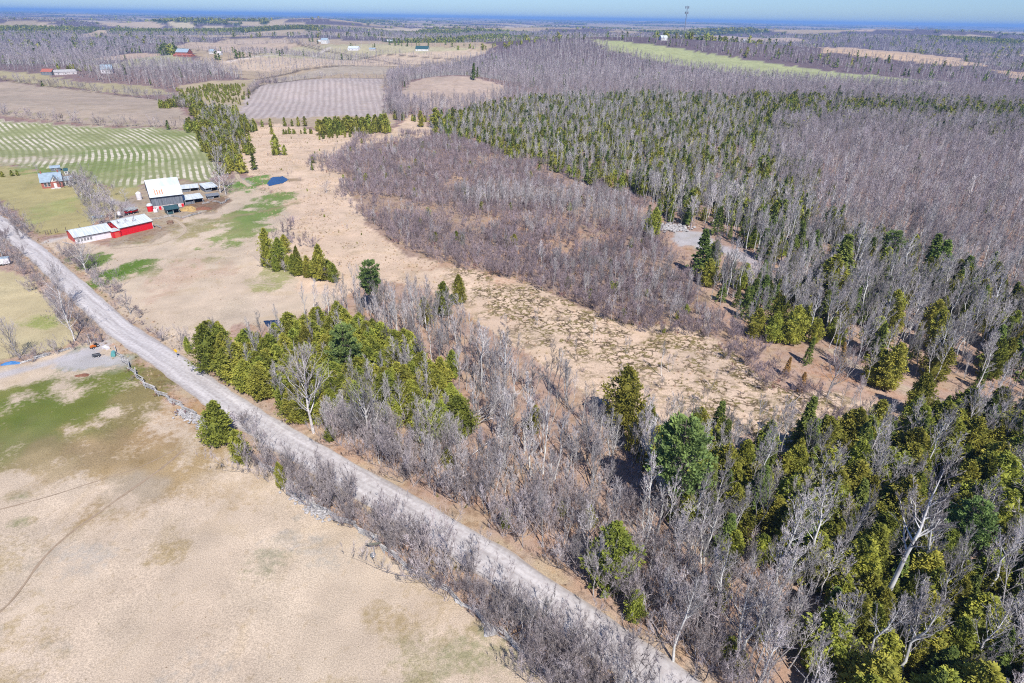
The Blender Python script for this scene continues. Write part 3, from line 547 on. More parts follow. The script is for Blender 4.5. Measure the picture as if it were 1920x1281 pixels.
def conifer(seed, H, kind='cedar', lod=0):
    rg = np.random.default_rng(seed); T, K = TB(), TB()
    T.limb([(0, 0, 0), (0, 0, H * .5), (0, 0, H * .96)], [H * .014, H * .009, H * .003], 5 if lod == 0 else 3)
    nb = {'cedar': (360, 100, 22), 'spruce': (280, 80, 20), 'pine': (190, 80, 20)}[kind][lod]
    nf = {'cedar': (17, 9, 3), 'spruce': (15, 8, 3), 'pine': (48, 14, 4)}[kind][lod]
    R = H * {'cedar': .215, 'spruce': .165, 'pine': .215}[kind] * rg.uniform(.88, 1.12)
    z = rg.random(nb) ** {'cedar': .95, 'spruce': .8, 'pine': .8}[kind]
    lobes = rg.uniform(0, 2 * np.pi, 5); la = rg.uniform(.06, .2, 5)
    if kind == 'cedar':
        prof = np.minimum(1, (1 - z) * 1.9) ** .66 * (.80 + .2 * np.minimum(1, z * 6)); zz = H * (.05 + .95 * z)
    elif kind == 'spruce':
        prof = (1 - z) ** .9 + .04; zz = H * (.07 + .92 * z)
    else:
        tier = np.floor(z * 7) / 7; z = tier + rg.normal(0, .010, nb); ph0 = tier * 9; prof = np.clip(np.interp(z, [0, .15, .45, .8, 1], [.55, .95, 1, .62, .12]), .1, 1); zz = H * (.42 + .56 * z)
    ph = rg.uniform(0, 2 * np.pi, nb)
    if kind == 'pine': ph = ph0 + np.round(ph / 1.05) * 1.05 + rg.normal(0, .2, nb)
    amp = 1 + sum(la[i] * np.sin((i + 2) * ph + lobes[i] + 7 * z * ((i % 2) + .3)) for i in range(5)) * .85
    rad = R * prof * amp * rg.uniform(.62, 1.14, nb)
    hd = np.stack([np.cos(ph), np.sin(ph), np.zeros(nb)], -1)
    droop = {'cedar': .10, 'spruce': -.22, 'pine': .12}[kind]
    tip = hd * rad[:, None]; tip[:, 2] = zz + droop * rad
    root = hd * (rad * .1)[:, None]; root[:, 2] = zz - (.15 * rad if kind == 'cedar' else 0)
    if kind == 'pine' and lod < 2:
        T.blades(root, root + (tip - root) * .8, .05, rg)
    j = np.repeat(np.arange(nb), nf); s = rg.uniform(.35 if kind != 'pine' else .3, 1.0, len(j)) ** .6
    base = root[j] + (tip[j] - root[j]) * s[:, None]
    wid = (tip[j] - root[j]); side = np.cross(wid, np.array([0, 0, 1.])); side = unit(side)
    sp_ = rad[j] * {'cedar': .15, 'spruce': .14, 'pine': .20}[kind] * (1.15 - s * .7)
    base = base + side * (rg.normal(0, 1, len(j)) * sp_)[:, None]; base[:, 2] += rg.normal(0, 1, len(j)) * {'cedar': .035 * H * .5, 'spruce': .008 * H, 'pine': .009 * H}[kind]
    sz = H * {0: {'cedar': .032, 'spruce': .032, 'pine': .026}, 1: {'cedar': .058, 'spruce': .055, 'pine': .066}, 2: {'cedar': .15, 'spruce': .13, 'pine': .16}}[lod][kind]
    e = unit(unit(wid) * .8 + rg.normal(0, .55, base.shape) + np.array([0, 0, {'cedar': .35, 'spruce': -.1, 'pine': .45}[kind]]))
    ln = sz * rg.uniform(.6, 1.4, len(j))
    o = unit(np.cross(e, rg.normal(size=e.shape) * .8 + (np.array([0, 0, 1.]) if kind != 'cedar' else 0)))
    A = base; B = base + e * ln[:, None]; mid = base + e * (ln * .45)[:, None]; wv = o * (ln * .30)[:, None]
    if lod == 0:
        V = np.stack([A, mid + wv, B, mid - wv], 1).reshape(-1, 3); k = np.arange(len(A)) * 4
        F = np.concatenate([np.stack([k, k + 1, k + 2], -1), np.stack([k, k + 2, k + 3], -1)])
    else:
        V = np.stack([A - wv * 1.3, A + wv * 1.3, B], 1).reshape(-1, 3); F = np.arange(len(V)).reshape(-1, 3)
    K.add(V, F)
    if lod > 0 or kind == 'cedar':      # shaded inner foliage
        n = {0: 12, 1: 8, 2: 6}[lod]; rings = []
        zs = np.linspace(.05, .93, 7); pr = {'cedar': np.minimum(1, (1 - zs) * 1.75) ** .72, 'spruce': (1 - zs) ** .9, 'pine': np.interp(zs, [0, .15, .45, .8, 1], [.3, .6, .6, .4, .1])}[kind]
        z0 = .42 if kind == 'pine' else .05
        for a, b in zip(zs, pr):
            an = np.arange(n) * 2 * np.pi / n; rr = R * b * .52 * rg.uniform(.75, 1.15, n); rings.append(np.stack([rr * np.cos(an), rr * np.sin(an), H * (z0 + (1 - z0) * a) + rg.normal(0, .01 * H, n)], -1))
        F = [f for i in range(6) for q_ in range(n) for f in ((i * n + q_, i * n + (q_ + 1) % n, (i + 1) * n + (q_ + 1) % n), (i * n + q_, (i + 1) * n + (q_ + 1) % n, (i + 1) * n + q_))]
        if kind != 'pine': K.add(np.concatenate(rings), F)
    return T, K
# templates: every kind built at a height of 10 m, then scaled
TPL = {}
def tmpl(kind, fn, n, tm, cm):
    for lod in (0, 1, 2):
        out = []
        for i in range(n[lod]):
            T, K = fn(1000 * len(TPL) + 10 * i + lod * 3 + 5, lod)
            out.append((T.mesh(kind + '_trunk', tm), K.mesh(kind + '_crown', cm)))
        TPL[(kind, lod)] = out
NT = (6, 6, 4)
tmpl('bare_tree', lambda s, l: bare(s, 10, 'forest', l, .75), NT, M['bark'], M['twig'])
tmpl('birch_tree', lambda s, l: bare(s, 10, 'birch', l, .8), (4, 3, 2), M['birch'], M['twig'])
tmpl('spreading_tree', lambda s, l: bare(s, 10, 'open', l, .8), (5, 4, 2), M['bark'], M['twig'])
tmpl('bare_shrub', lambda s, l: bare(s, 10, 'multi', l, 1.9), (5, 5, 3), M['shrub_twig'], M['shrub_twig'])
tmpl('red_shrub', lambda s, l: bare(s, 10, 'multi', l, 3), (2, 2, 1), M['red_twig'], M['red_twig'])
tmpl('roadside_tree', lambda s, l: bare(s, 10, 'multi', l, 1.05), (6, 4, 2), M['hedge'], M['hedge'])
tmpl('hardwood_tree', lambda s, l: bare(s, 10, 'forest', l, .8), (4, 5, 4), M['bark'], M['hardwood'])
tmpl('cedar_tree', lambda s, l: conifer(s, 10, 'cedar', l), (5, 5, 3), M['dark_bark'], M['cedar'])
tmpl('spruce_tree', lambda s, l: conifer(s, 10, 'spruce', l), (4, 4, 3), M['dark_bark'], M['spruce'])
tmpl('pine_tree', lambda s, l: conifer(s, 10, 'pine', l), (3, 2, 2), M['dark_bark'], M['pine'])
tmpl('tamarack_tree', lambda s, l: conifer(s, 10, 'spruce', l), (1, 1, 1), M['dark_bark'], M['tamarack'])
def tuft(seed, lod):
    rg = np.random.default_rng(seed); K = TB(); n = (26, 14, 7)[lod]; A = rg.normal(0, 1.6, (n, 3)); A[:, 2] = 0; B = A + rg.normal(0, 3.2, (n, 3)); B[:, 2] = rg.uniform(5, 11, n); K.blades(A, B, (1.3, 2.0, 3.2)[lod], rg); return TB(), K
M['dry_grass'] = mat('dry_grass', (.52, .40, .28), .95, (.34, .25, .16), .6, .05, .35)
M['sedge'] = mat('olive_sedge', (.20, .19, .07), .95, (.26, .20, .10), .6, .05, .35)
tmpl('grass_tuft', tuft, (3, 2, 2), M['dry_grass'], M['dry_grass']); tmpl('sedge_tuft', tuft, (3, 2, 2), M['sedge'], M['sedge'])
CAT = {'hardwood_tree': 'tree', 'bare_tree': 'tree', 'birch_tree': 'tree', 'spreading_tree': 'tree', 'roadside_tree': 'tree', 'bare_shrub': 'shrub', 'red_shrub': 'shrub', 'cedar_tree': 'tree', 'spruce_tree': 'tree', 'pine_tree': 'tree', 'tamarack_tree': 'tree'}
CLR = WP([(1236, 438), (1260, 428), (1330, 434), (1430, 490), (1440, 540), (1390, 530), (1330, 505), (1270, 490), (1240, 470)])
gN0 = np.gradient(RC, axis=0); gN0 = gN0 / np.linalg.norm(gN0, axis=1)[:, None]; gN0 = np.stack([-gN0[:, 1], gN0[:, 0]], -1)
TREES = []      # kind, x, y, height, width factor, phrase, own label or None
PONDS = [WP(q) for q in ([(496, 346), (506, 328), (534, 327), (546, 337), (530, 350), (505, 353)], [(494, 602), (526, 600), (530, 614), (502, 616)], [(1330, 459), (1352, 463), (1362, 478), (1333, 472)])]
def put(kind, x, y, h, wf, phrase, own=None):
    if any(np.hypot(x - q[:, 0].mean(), y - q[:, 1].mean()) < 25 and inpoly(np.array([x]), np.array([y]), q)[0] for q in PONDS): return
    TREES.append((kind, float(x), float(y), float(h), float(wf), phrase, own))
def fill(poly, spacing, mix, hr, phrase, off=(), jitter=.5, dens=None, solid=0.25):
    P = WP(poly); x0, y0 = P.min(0); x1, y1 = P.max(0)
    xs = np.arange(x0, x1, spacing); ys = np.arange(y0, y1, spacing)
    if len(xs) * len(ys) > 400000: raise ValueError(phrase)
    X, Y = np.meshgrid(xs, ys); X = (X + rng.uniform(-jitter, jitter, X.shape) * spacing).ravel(); Y = (Y + rng.uniform(-jitter, jitter, Y.shape) * spacing).ravel()
    wr = np.clip(np.hypot(X, Y) * .03, 2, 16)
    ok = inpoly(X + wr * (vnoise(X, Y, 22, 71) - .5) * 2, Y + wr * (vnoise(X, Y, 22, 72) - .5) * 2, P) & (rng.random(X.shape) < np.clip((vnoise(X, Y, 13, 73) + .25 * vnoise(X, Y, 60, 74)) * 2.1 + .05, solid, 1))
    X, Y = X[ok], Y[ok]
    zn = zone_of(X, Y); nm = np.array([z[0] for z in Z])[zn]
    ok = ~np.isin(nm, OPEN if not off else off) & (dist_line(X, Y, ROAD) > 5.2)
    if dens is not None: ok &= rng.random(len(X)) < dens(X, Y)
    ok &= ~inpoly(X, Y, CLR)
    X, Y = X[ok], Y[ok]
    kinds = list(mix); pr = np.array([mix[k] for k in kinds], float)
    nz = vnoise(X, Y, 26, 51); u = np.clip(rng.random(len(X)) * .82 + nz * .18, 0, .999)
    ci = np.searchsorted(np.cumsum(pr) / pr.sum(), u); ci = np.minimum(ci, len(kinds) - 1)
    for x, y, c in zip(X, Y, ci):
        k = kinds[c]; a, b = hr.get(k, (8, 13)); put(k, x, y, rng.uniform(a, b), rng.uniform(.8, 1.25) * (1.25 if k in ('spruce_tree', 'cedar_tree') else 1), phrase)
OPEN = ['marsh', 'meadow', 'crop_field', 'tan_field', 'strip_field', 'ploughed_field', 'round_field', 'hay_field', 'cedar_clearing', 'ridge_field', 'dry_field', 'far_field', 'pasture', 'farmyard', 'house_yard', 'roadside_pasture', 'sloping_pasture', 'gravel_clearing']
HR = {'hardwood_tree': (9, 17), 'bare_tree': (8, 18), 'birch_tree': (12, 20), 'spreading_tree': (9, 14), 'cedar_tree': (6, 12), 'spruce_tree': (6, 12.5), 'bare_shrub': (2.6, 5.4), 'roadside_tree': (4.5, 8), 'pine_tree': (14, 19), 'red_shrub': (1.3, 2.2)}
# fence row left of the road (thick brush), from the two cedars down to the lower edge
fill([(475, 862), (500, 840), (600, 900), (740, 975), (850, 1040), (1000, 1140), (1180, 1281), (1300, 1400), (1150, 1400), (1060, 1310), (1000, 1255), (905, 1172), (800, 1090), (700, 1015), (610, 965), (560, 928), (515, 890)], 2.1, {'roadside_tree': .85, 'bare_shrub': .15}, {'roadside_tree': (3.5, 10.5), 'bare_shrub': (2, 4.5)}, 'in the brush beside the rail fence', off=['x'])
# strip right of the road
fill([(560, 820), (640, 850), (760, 925), (900, 1010), (1050, 1105), (1250, 1240), (1350, 1330), (1500, 1330), (1400, 1160), (1250, 1050), (1100, 960), (950, 900), (800, 850), (650, 800)], 2.7, {'roadside_tree': .5, 'bare_tree': .4, 'cedar_tree': .06, 'bare_shrub': .15}, {'roadside_tree': (7, 12), 'bare_tree': (9, 14), 'cedar_tree': (3, 6), 'bare_shrub': (2, 3.5)}, 'on the right road verge')
# cedar clump by the road bend
fill([(392, 672), (420, 650), (470, 668), (520, 668), (560, 640), (640, 618), (720, 645), (790, 700), (860, 755), (878, 812), (820, 835), (700, 812), (640, 800), (560, 780), (500, 762), (440, 720)], 2.75, {'cedar_tree': .80, 'bare_tree': .14, 'birch_tree': .06, 'spruce_tree': .04}, {'cedar_tree': (7, 10.5), 'bare_tree': (10, 14), 'birch_tree': (11, 15), 'spruce_tree': (8, 11)}, 'in the roadside cedar clump', solid=.9)
fill([(520, 790), (600, 800), (700, 815), (840, 830), (900, 850), (860, 880), (760, 880), (640, 850), (560, 812)], 3.6, {'bare_tree': .45, 'roadside_tree': .45, 'spreading_tree': .25}, {'bare_tree': (9, 13), 'roadside_tree': (4, 8), 'spreading_tree': (8, 12)}, 'below the roadside cedar clump')
# bare belt between clump and marsh
fill([(560, 590), (640, 590), (700, 560), (800, 570), (880, 620), (960, 680), (1060, 740), (1150, 800), (1180, 850), (1100, 900), (960, 870), (870, 800), (850, 720), (760, 650), (640, 612)], 3.3, {'bare_tree': .72, 'birch_tree': .14, 'bare_shrub': .12, 'cedar_tree': .08, 'spruce_tree': .05}, {**HR, 'bare_tree': (9, 14), 'birch_tree': (11, 15)}, 'in the bare belt by the marsh')
fill([(870, 800), (960, 860), (1100, 880), (1180, 850), (1260, 900), (1300, 1000), (1330, 1100), (1280, 1100), (1100, 980), (950, 900)], 3.7, {'bare_tree': .66, 'birch_tree': .16, 'roadside_tree': .22, 'cedar_tree': .07}, {**HR, 'cedar_tree': (5, 8)}, 'in the open bare wood above the road')
# lower right wood
fill([(1150, 800), (1240, 810), (1380, 825), (1500, 835), (1520, 900), (1480, 1000), (1380, 1060), (1300, 1020), (1230, 920), (1160, 860)], 3.4, {'cedar_tree': .40, 'spruce_tree': .22, 'bare_tree': .38, 'birch_tree': .1}, {**HR, 'cedar_tree': (7, 10.5)}, 'in the evergreen edge below the marsh', solid=.5)
fill([(1250, 1000), (1400, 1040), (1480, 1010), (1560, 1100), (1560, 1400), (1400, 1400), (1300, 1200), (1230, 1090)], 3.2, {'bare_tree': .6, 'birch_tree': .12, 'cedar_tree': .13, 'roadside_tree': .2}, {**HR, 'cedar_tree': (4, 7.5)}, 'in the lowest bare wood')
fill([(1500, 830), (1640, 815), (1760, 815), (1920, 830), (2150, 860), (2300, 1400), (1560, 1400), (1520, 1150), (1470, 1010), (1520, 900)], 3.1, {'cedar_tree': .58, 'spruce_tree': .12, 'bare_tree': .22, 'birch_tree': .10}, {**HR, 'cedar_tree': (6, 12)}, 'in the dense lower right cedars', solid=.6)
# along the track on the right
fill([(1400, 620), (1500, 650), (1640, 690), (1780, 745), (1960, 775), (2150, 800), (2150, 640), (1950, 600), (1750, 560), (1600, 560), (1450, 560)], 4.2, {'bare_tree': .62, 'birch_tree': .12, 'cedar_tree': .17, 'spruce_tree': .17}, HR, 'in the mixed wood above the track')
fill([(1640, 800), (1700, 770), (1800, 790), (1960, 810), (2150, 840), (2150, 870), (1920, 838), (1760, 820)], 4.0, {'cedar_tree': .4, 'bare_tree': .4, 'spruce_tree': .2}, HR, 'in the trees below the track', solid=.8)
fill([(1480, 745), (1560, 740), (1660, 770), (1630, 800), (1520, 825), (1440, 800)], 3.6, {'bare_shrub': .55, 'red_shrub': .15, 'bare_tree': .25, 'spruce_tree': .08, 'cedar_tree': .06}, {**HR, 'bare_tree': (5, 10), 'spruce_tree': (4, 7)}, 'at the tan marsh end', off=['x'], solid=.8)
# alders
fill([(590, 298), (640, 270), (700, 258), (780, 248), (860, 262), (1000, 300), (1150, 345), (1240, 430), (1330, 560), (1410, 655), (1340, 650), (1250, 625), (1130, 600), (1010, 545), (900, 510), (790, 490), (720, 440), (660, 380), (650, 330), (600, 318)], 2.3, {'bare_shrub': .80, 'red_shrub': .05, 'bare_tree': .07, 'cedar_tree': .02, 'roadside_tree': .12}, {**HR, 'bare_tree': (6, 9), 'cedar_tree': (2, 5), 'roadside_tree': (4, 7)}, 'in the alder thicket behind the marsh', off=['x'], dens=lambda x, y: np.clip((vnoise(x, y, 17, 61) - .24) * 4.5, 0.15, 1), solid=.7)
fill([(960, 480), (1200, 480), (1330, 570), (1400, 640), (1250, 610), (1080, 560)], 5.0, {'bare_tree': .8, 'cedar_tree': .1}, {'bare_tree': (6, 11), 'cedar_tree': (3, 6)}, 'in the alder thicket stand', off=['x'])
fill([(860, 360), (1000, 370), (1160, 380), (1230, 430), (1200, 460), (1050, 420), (880, 390)], 3.2, {'bare_tree': 1}, {'bare_tree': (7, 11)}, 'in the alder thicket stand', off=['x'])
fill([(1400, 640), (1490, 700), (1500, 745), (1420, 735), (1360, 670)], 2.8, {'bare_shrub': .9, 'red_shrub': .25}, HR, 'at the wet marsh edge', off=['x'])
fill([(900, 540), (1100, 620), (1300, 660), (1450, 760), (1380, 800), (1200, 780), (1050, 700), (940, 620)], 9.5, {'bare_shrub': .6, 'bare_tree': .45}, {'bare_shrub': (1, 2.4), 'bare_tree': (3, 7)}, 'standing in the pale marsh grass', off=['x'])
fill([(470, 262), (560, 250), (660, 262), (640, 320), (700, 460), (640, 520), (560, 420), (500, 340)], 16, {'bare_shrub': .6, 'cedar_tree': .4}, {'bare_shrub': (1, 2.2), 'cedar_tree': (.8, 2.2)}, 'dotted over the dry upper marsh', off=['x'])
# mixed middle
fill([(1180, 350), (1450, 385), (1560, 420), (1700, 500), (1950, 560), (1950, 620), (1700, 590), (1440, 570), (1400, 640), (1340, 560), (1250, 440)], 3.9, {'bare_tree': .56, 'birch_tree': .10, 'spruce_tree': .18, 'cedar_tree': .22}, HR, 'in the mixed clearing wood')
fill([(1400, 560), (1560, 540), (1700, 540), (1950, 600), (1950, 640), (1700, 600), (1500, 640), (1400, 630)], 4.0, {'bare_tree': .58, 'spruce_tree': .2, 'cedar_tree': .24}, HR, 'in the mixed wood above the track')
# right hardwood
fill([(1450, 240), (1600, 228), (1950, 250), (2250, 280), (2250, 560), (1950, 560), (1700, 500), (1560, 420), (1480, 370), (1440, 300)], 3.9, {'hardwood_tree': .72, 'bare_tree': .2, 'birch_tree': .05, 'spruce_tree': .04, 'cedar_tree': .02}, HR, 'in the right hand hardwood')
# dark evergreen band
fill([(700, 262), (800, 250), (830, 222), (900, 205), (1000, 190), (1200, 182), (1400, 190), (1440, 260), (1520, 340), (1500, 420), (1330, 390), (1180, 365), (1010, 312), (860, 262), (780, 256)], 4.2, {'cedar_tree': .38, 'spruce_tree': .10, 'bare_tree': .44, 'birch_tree': .10}, {**HR, 'spruce_tree': (7, 11), 'cedar_tree': (5, 9), 'bare_tree': (8, 13)}, 'in the evergreen band below the hill')
fill([(1400, 186), (1600, 190), (1920, 200), (2250, 215), (2250, 310), (1950, 282), (1600, 244), (1450, 262)], 4.4, {'cedar_tree': .42, 'spruce_tree': .32, 'hardwood_tree': .3}, HR, 'in the evergreen band below the hill')
# hill hardwood
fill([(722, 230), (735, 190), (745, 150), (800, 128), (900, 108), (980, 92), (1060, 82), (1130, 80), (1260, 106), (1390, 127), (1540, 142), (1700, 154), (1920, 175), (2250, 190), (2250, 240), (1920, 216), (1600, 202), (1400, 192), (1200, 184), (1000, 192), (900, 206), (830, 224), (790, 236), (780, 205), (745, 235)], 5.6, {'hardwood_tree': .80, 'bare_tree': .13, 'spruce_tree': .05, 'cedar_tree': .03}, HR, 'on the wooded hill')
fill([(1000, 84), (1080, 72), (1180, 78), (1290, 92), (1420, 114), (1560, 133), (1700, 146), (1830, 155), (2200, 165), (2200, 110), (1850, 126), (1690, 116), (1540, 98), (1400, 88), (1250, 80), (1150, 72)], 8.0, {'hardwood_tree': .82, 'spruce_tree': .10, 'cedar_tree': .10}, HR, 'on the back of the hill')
# left belts
fill([(325, 195), (350, 190), (400, 206), (445, 214), (452, 250), (440, 310), (445, 330), (420, 330), (412, 280), (375, 240), (350, 210)], 3.4, {'cedar_tree': .70, 'bare_tree': .30}, {**HR, 'cedar_tree': (5, 8.5), 'bare_tree': (8, 11)}, 'in the crop field hedgerow corner', off=['x'], solid=.85)
fill([(335, 172), (400, 160), (462, 162), (455, 200), (420, 196), (380, 190)], 5.5, {'cedar_tree': 1}, {'cedar_tree': (2.5, 4.5)}, 'in the scrubby upper clearing', off=['x'])
fill([(150, 130), (300, 122), (420, 126), (480, 140), (500, 160), (470, 165), (440, 150), (330, 165), (300, 175), (250, 160), (170, 152)], 6.0, {'hardwood_tree': .6, 'bare_tree': .35, 'spruce_tree': .05}, HR, 'in the bare belt beyond the tan field')
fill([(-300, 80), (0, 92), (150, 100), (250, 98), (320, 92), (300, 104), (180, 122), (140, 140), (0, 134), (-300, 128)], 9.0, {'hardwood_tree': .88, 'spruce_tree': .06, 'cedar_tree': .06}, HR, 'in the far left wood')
fill([(722, 228), (720, 150), (745, 132), (765, 138), (742, 175), (738, 200), (800, 206), (790, 232)], 5.0, {'hardwood_tree': .97, 'cedar_tree': .03}, {**HR, 'hardwood_tree': (12, 17)}, 'between the two round fields')

def row(pts, spacing, kinds, hr, phrase, jit=1.5):
    P = WP(pts); seg = np.hypot(*np.diff(P, axis=0).T); s = np.concatenate([[0], np.cumsum(seg)])
    for t in np.arange(0, s[-1], spacing):
        t += rng.uniform(-.4, .4) * spacing; x = np.interp(t, s, P[:, 0]) + rng.normal(0, jit); y = np.interp(t, s, P[:, 1]) + rng.normal(0, jit)
        k = kinds[rng.integers(len(kinds))]; a, b = hr; put(k, x, y, rng.uniform(a, b) * (.6 if 'shrub' in k else 1), rng.uniform(1.0, 1.6), phrase)
row([(0, 214), (90, 225), (190, 236), (300, 239), (360, 243)], 4, ['bare_shrub', 'roadside_tree', 'bare_shrub'], (5, 10), 'on the crop field fence line', 2)
row([(0, 150), (80, 160), (180, 172), (250, 182), (330, 192), (345, 205)], 3.5, ['bare_shrub', 'roadside_tree', 'hardwood_tree'], (6, 11), 'on the tan field fence line', 2.5)
row([(470, 168), (540, 152), (640, 140), (720, 146)], 9, ['spreading_tree', 'bare_shrub', 'bare_tree'], (5, 9), 'on the ploughed field fence line')
row([(480, 150), (560, 132), (640, 124), (760, 124)], 3.6, ['roadside_tree', 'bare_shrub', 'roadside_tree'], (7, 12), 'on the fence line of the hay fields')
row([(430, 112), (560, 105), (720, 102), (860, 112)], 4, ['roadside_tree', 'bare_shrub', 'hardwood_tree'], (8, 13), 'on the fence line of the hay fields')
row([(535, 100), (620, 110), (700, 118), (800, 122)], 3.8, ['roadside_tree', 'bare_shrub', 'hardwood_tree'], (8, 12), 'on the fence line of the hay fields')
row([(320, 92), (400, 97), (480, 103), (540, 92)], 4, ['hardwood_tree', 'roadside_tree'], (8, 13), 'on the fence line of the hay fields')
for k_ in range(4): row([(604, 246 + 3.5 * k_), (640, 242 + 3.5 * k_), (728, 239 + 3.5 * k_)], 2.9, ['cedar_tree'], (8, 11) if k_ < 3 else (4, 7), 'in the ploughed field cedar row', 1.8)
row([(600, 262), (640, 258), (700, 256)], 3.4, ['cedar_tree'], (2.5, 4.5), 'in the ploughed field cedar row', 2)
row([(535, 252), (560, 250), (592, 252)], 2.6, ['cedar_tree'], (3, 5), 'below the ploughed field', 2)
row([(725, 224), (760, 226), (790, 228), (822, 236)], 7, ['cedar_tree'], (5, 8), 'at the foot of the round field', 2)
row([(820, 240), (860, 236), (900, 226), (940, 214), (960, 200)], 4.5, ['cedar_tree', 'cedar_tree', 'spruce_tree'], (7, 11), 'at the front of the evergreen band', 4)
row([(0, 395), (20, 415), (45, 440), (50, 452)], 2.0, ['roadside_tree'], (3, 6), 'on the farmhouse road verge', 1.5)
row([(-8, 440), (15, 474), (52, 510), (88, 550), (125, 588), (155, 622), (182, 642)], 1.7, ['roadside_tree', 'roadside_tree', 'bare_shrub'], (2.5, 6), 'in the hedge left of the upper road', 1.8)
row([(185, 640), (150, 650), (120, 660), (60, 670), (20, 672)], 1.8, ['bare_shrub', 'roadside_tree'], (3, 5), 'in the brush along the old lane', 1.3)
row([(130, 470), (160, 500), (185, 530), (215, 555)], 1.7, ['roadside_tree', 'bare_shrub'], (3, 6.5), 'on the right verge of the upper road', 2.0)
row([(215, 565), (250, 590), (280, 615), (320, 645), (345, 660)], 3.2, ['bare_shrub', 'roadside_tree'], (2.5, 5), 'on the right verge of the upper road', 1.6)
row([(150, 340), (165, 365), (185, 390), (205, 410), (215, 428)], 1.9, ['roadside_tree', 'spreading_tree'], (5, 9), 'in the brush behind the long shed', 4.5)
row([(395, 348), (410, 352), (425, 348), (440, 345)], 3.0, ['roadside_tree', 'bare_shrub'], (4, 7), 'at the end of the barnyard', 2.5)
row([(240, 695), (280, 730), (330, 765), (375, 788)], 3.5, ['red_shrub', 'red_shrub', 'bare_shrub'], (1.6, 2.4), 'along the upper rail fence', .8)
row([(525, 420), (545, 445), (560, 470)], 3, ['bare_shrub'], (5, 8), 'between pasture and marsh', 3)
row([(395, 795), (440, 790), (500, 830)], 3, ['bare_shrub', 'roadside_tree'], (3, 5), 'near the two roadside cedars', 1)
row([(-40, 335), (0, 332), (38, 330)], 3.2, ['cedar_tree'], (2.6, 3.8), 'in the low hedge beside the farmhouse', .8)
row([(0, 97), (120, 100), (240, 98), (330, 90)], 5, ['hardwood_tree', 'bare_shrub'], (8, 13), 'on the fence line of the hay fields', 3)
row([(545, 75), (560, 84), (610, 96), (700, 112), (760, 122)], 3.6, ['bare_shrub', 'roadside_tree', 'roadside_tree'], (8, 12), 'on the fence line of the hay fields', 2)
row([(350, 84), (440, 82), (540, 80), (600, 88)], 5, ['bare_shrub', 'hardwood_tree'], (8, 13), 'on the fence line of the hay fields', 3)
row([(465, 178), (480, 165), (530, 154), (600, 146), (718, 147)], 4, ['bare_shrub', 'roadside_tree', 'bare_shrub'], (6, 11), 'on the ploughed field fence line', 2)
row([(730, 232), (736, 200), (745, 165), (765, 142)], 4, ['hardwood_tree'], (9, 13), 'between the two round fields', 6)
fill([(380, 104), (520, 100), (700, 108), (700, 112), (520, 108), (380, 112)], 9, {'hardwood_tree': .8, 'spruce_tree': .1}, {**HR, 'hardwood_tree': (7, 12)}, 'in the thin belt across the hay fields', off=['x'])
fill([(640, 86), (760, 84), (900, 92), (760, 92), (660, 92)], 12, {'hardwood_tree': .7, 'spruce_tree': .2}, {**HR, 'hardwood_tree': (7, 11)}, 'around the far farm', off=['x'])
fill([(420, 118), (520, 116), (680, 120), (640, 126), (500, 132), (430, 128)], 9, {'hardwood_tree': .9}, {**HR, 'hardwood_tree': (8, 13)}, 'in the thin belt across the hay fields', off=['x'])
SIDE = RC
px_, py_, _ = proj(SIDE[:, 0], SIDE[:, 1], hgt(SIDE[:, 0], SIDE[:, 1])); gN = np.gradient(SIDE, axis=0); gN /= np.linalg.norm(gN, axis=1)[:, None]
for i in range(len(SIDE)):
    if 560 < px_[i] < 1400:
        for _ in range(2):
            o = rng.uniform(4.6, 9.5) * 1.0; side = -1 if (proj(*(SIDE[i] + np.array([-gN[i][1], gN[i][0]]) * 5), 0)[0] < px_[i]) else 1; n_ = np.array([-gN[i][1], gN[i][0]]) * side
            if rng.random() < .30 * (1.6 if vnoise(SIDE[i][0], SIDE[i][1], 12, 81) > .5 else .5): put('roadside_tree', *(SIDE[i] + n_ * o), rng.uniform(3.5, 8.5), rng.uniform(.8, 1.2), 'on the lower right verge')
TH = {'grass_tuft': (.25, .8), 'sedge_tuft': (.25, .7)}
fill([(455, 238), (520, 232), (600, 246), (730, 250), (830, 250), (700, 270), (650, 340), (690, 420), (860, 500), (1080, 575), (1290, 615), (1470, 735), (1660, 765), (1500, 830), (1240, 800), (1060, 710), (880, 590), (640, 560), (540, 500), (480, 340)], 1.9, {'grass_tuft': .85, 'sedge_tuft': .12}, TH, None, off=['x'], dens=lambda x, y: np.clip((vnoise(x, y, 9, 91) - .3) * 3, .05, 1))
fill([(76, 455), (205, 462), (345, 412), (470, 340), (545, 430), (560, 545), (640, 560), (500, 610), (395, 660), (350, 665), (230, 590), (150, 514)], 2.6, {'grass_tuft': .8, 'sedge_tuft': .2}, {'grass_tuft': (.15, .45), 'sedge_tuft': (.15, .4)}, None, off=['x'], dens=lambda x, y: np.clip((vnoise(x, y, 9, 92) - .4) * 3, .02, 1))
fill(PASTURE_BL, 3.2, {'grass_tuft': .6, 'sedge_tuft': .4}, {'grass_tuft': (.10, .3), 'sedge_tuft': (.08, .22)}, None, off=['x'], dens=lambda x, y: np.clip((vnoise(x, y, 14, 93) - .5) * 2.4, .02, 1))
for i in range(0, len(RC)):
    for sgn_ in (-1, 1):
        for _ in range(2):
            o = rng.uniform(3.7, 8.5) * sgn_; q_ = gN0[i] if i < len(gN0) else gN0[-1]; put('grass_tuft' if rng.random() < .85 else 'sedge_tuft', RC[i][0] + q_[0] * o, RC[i][1] + q_[1] * o, rng.uniform(.25, .8), 1, None)
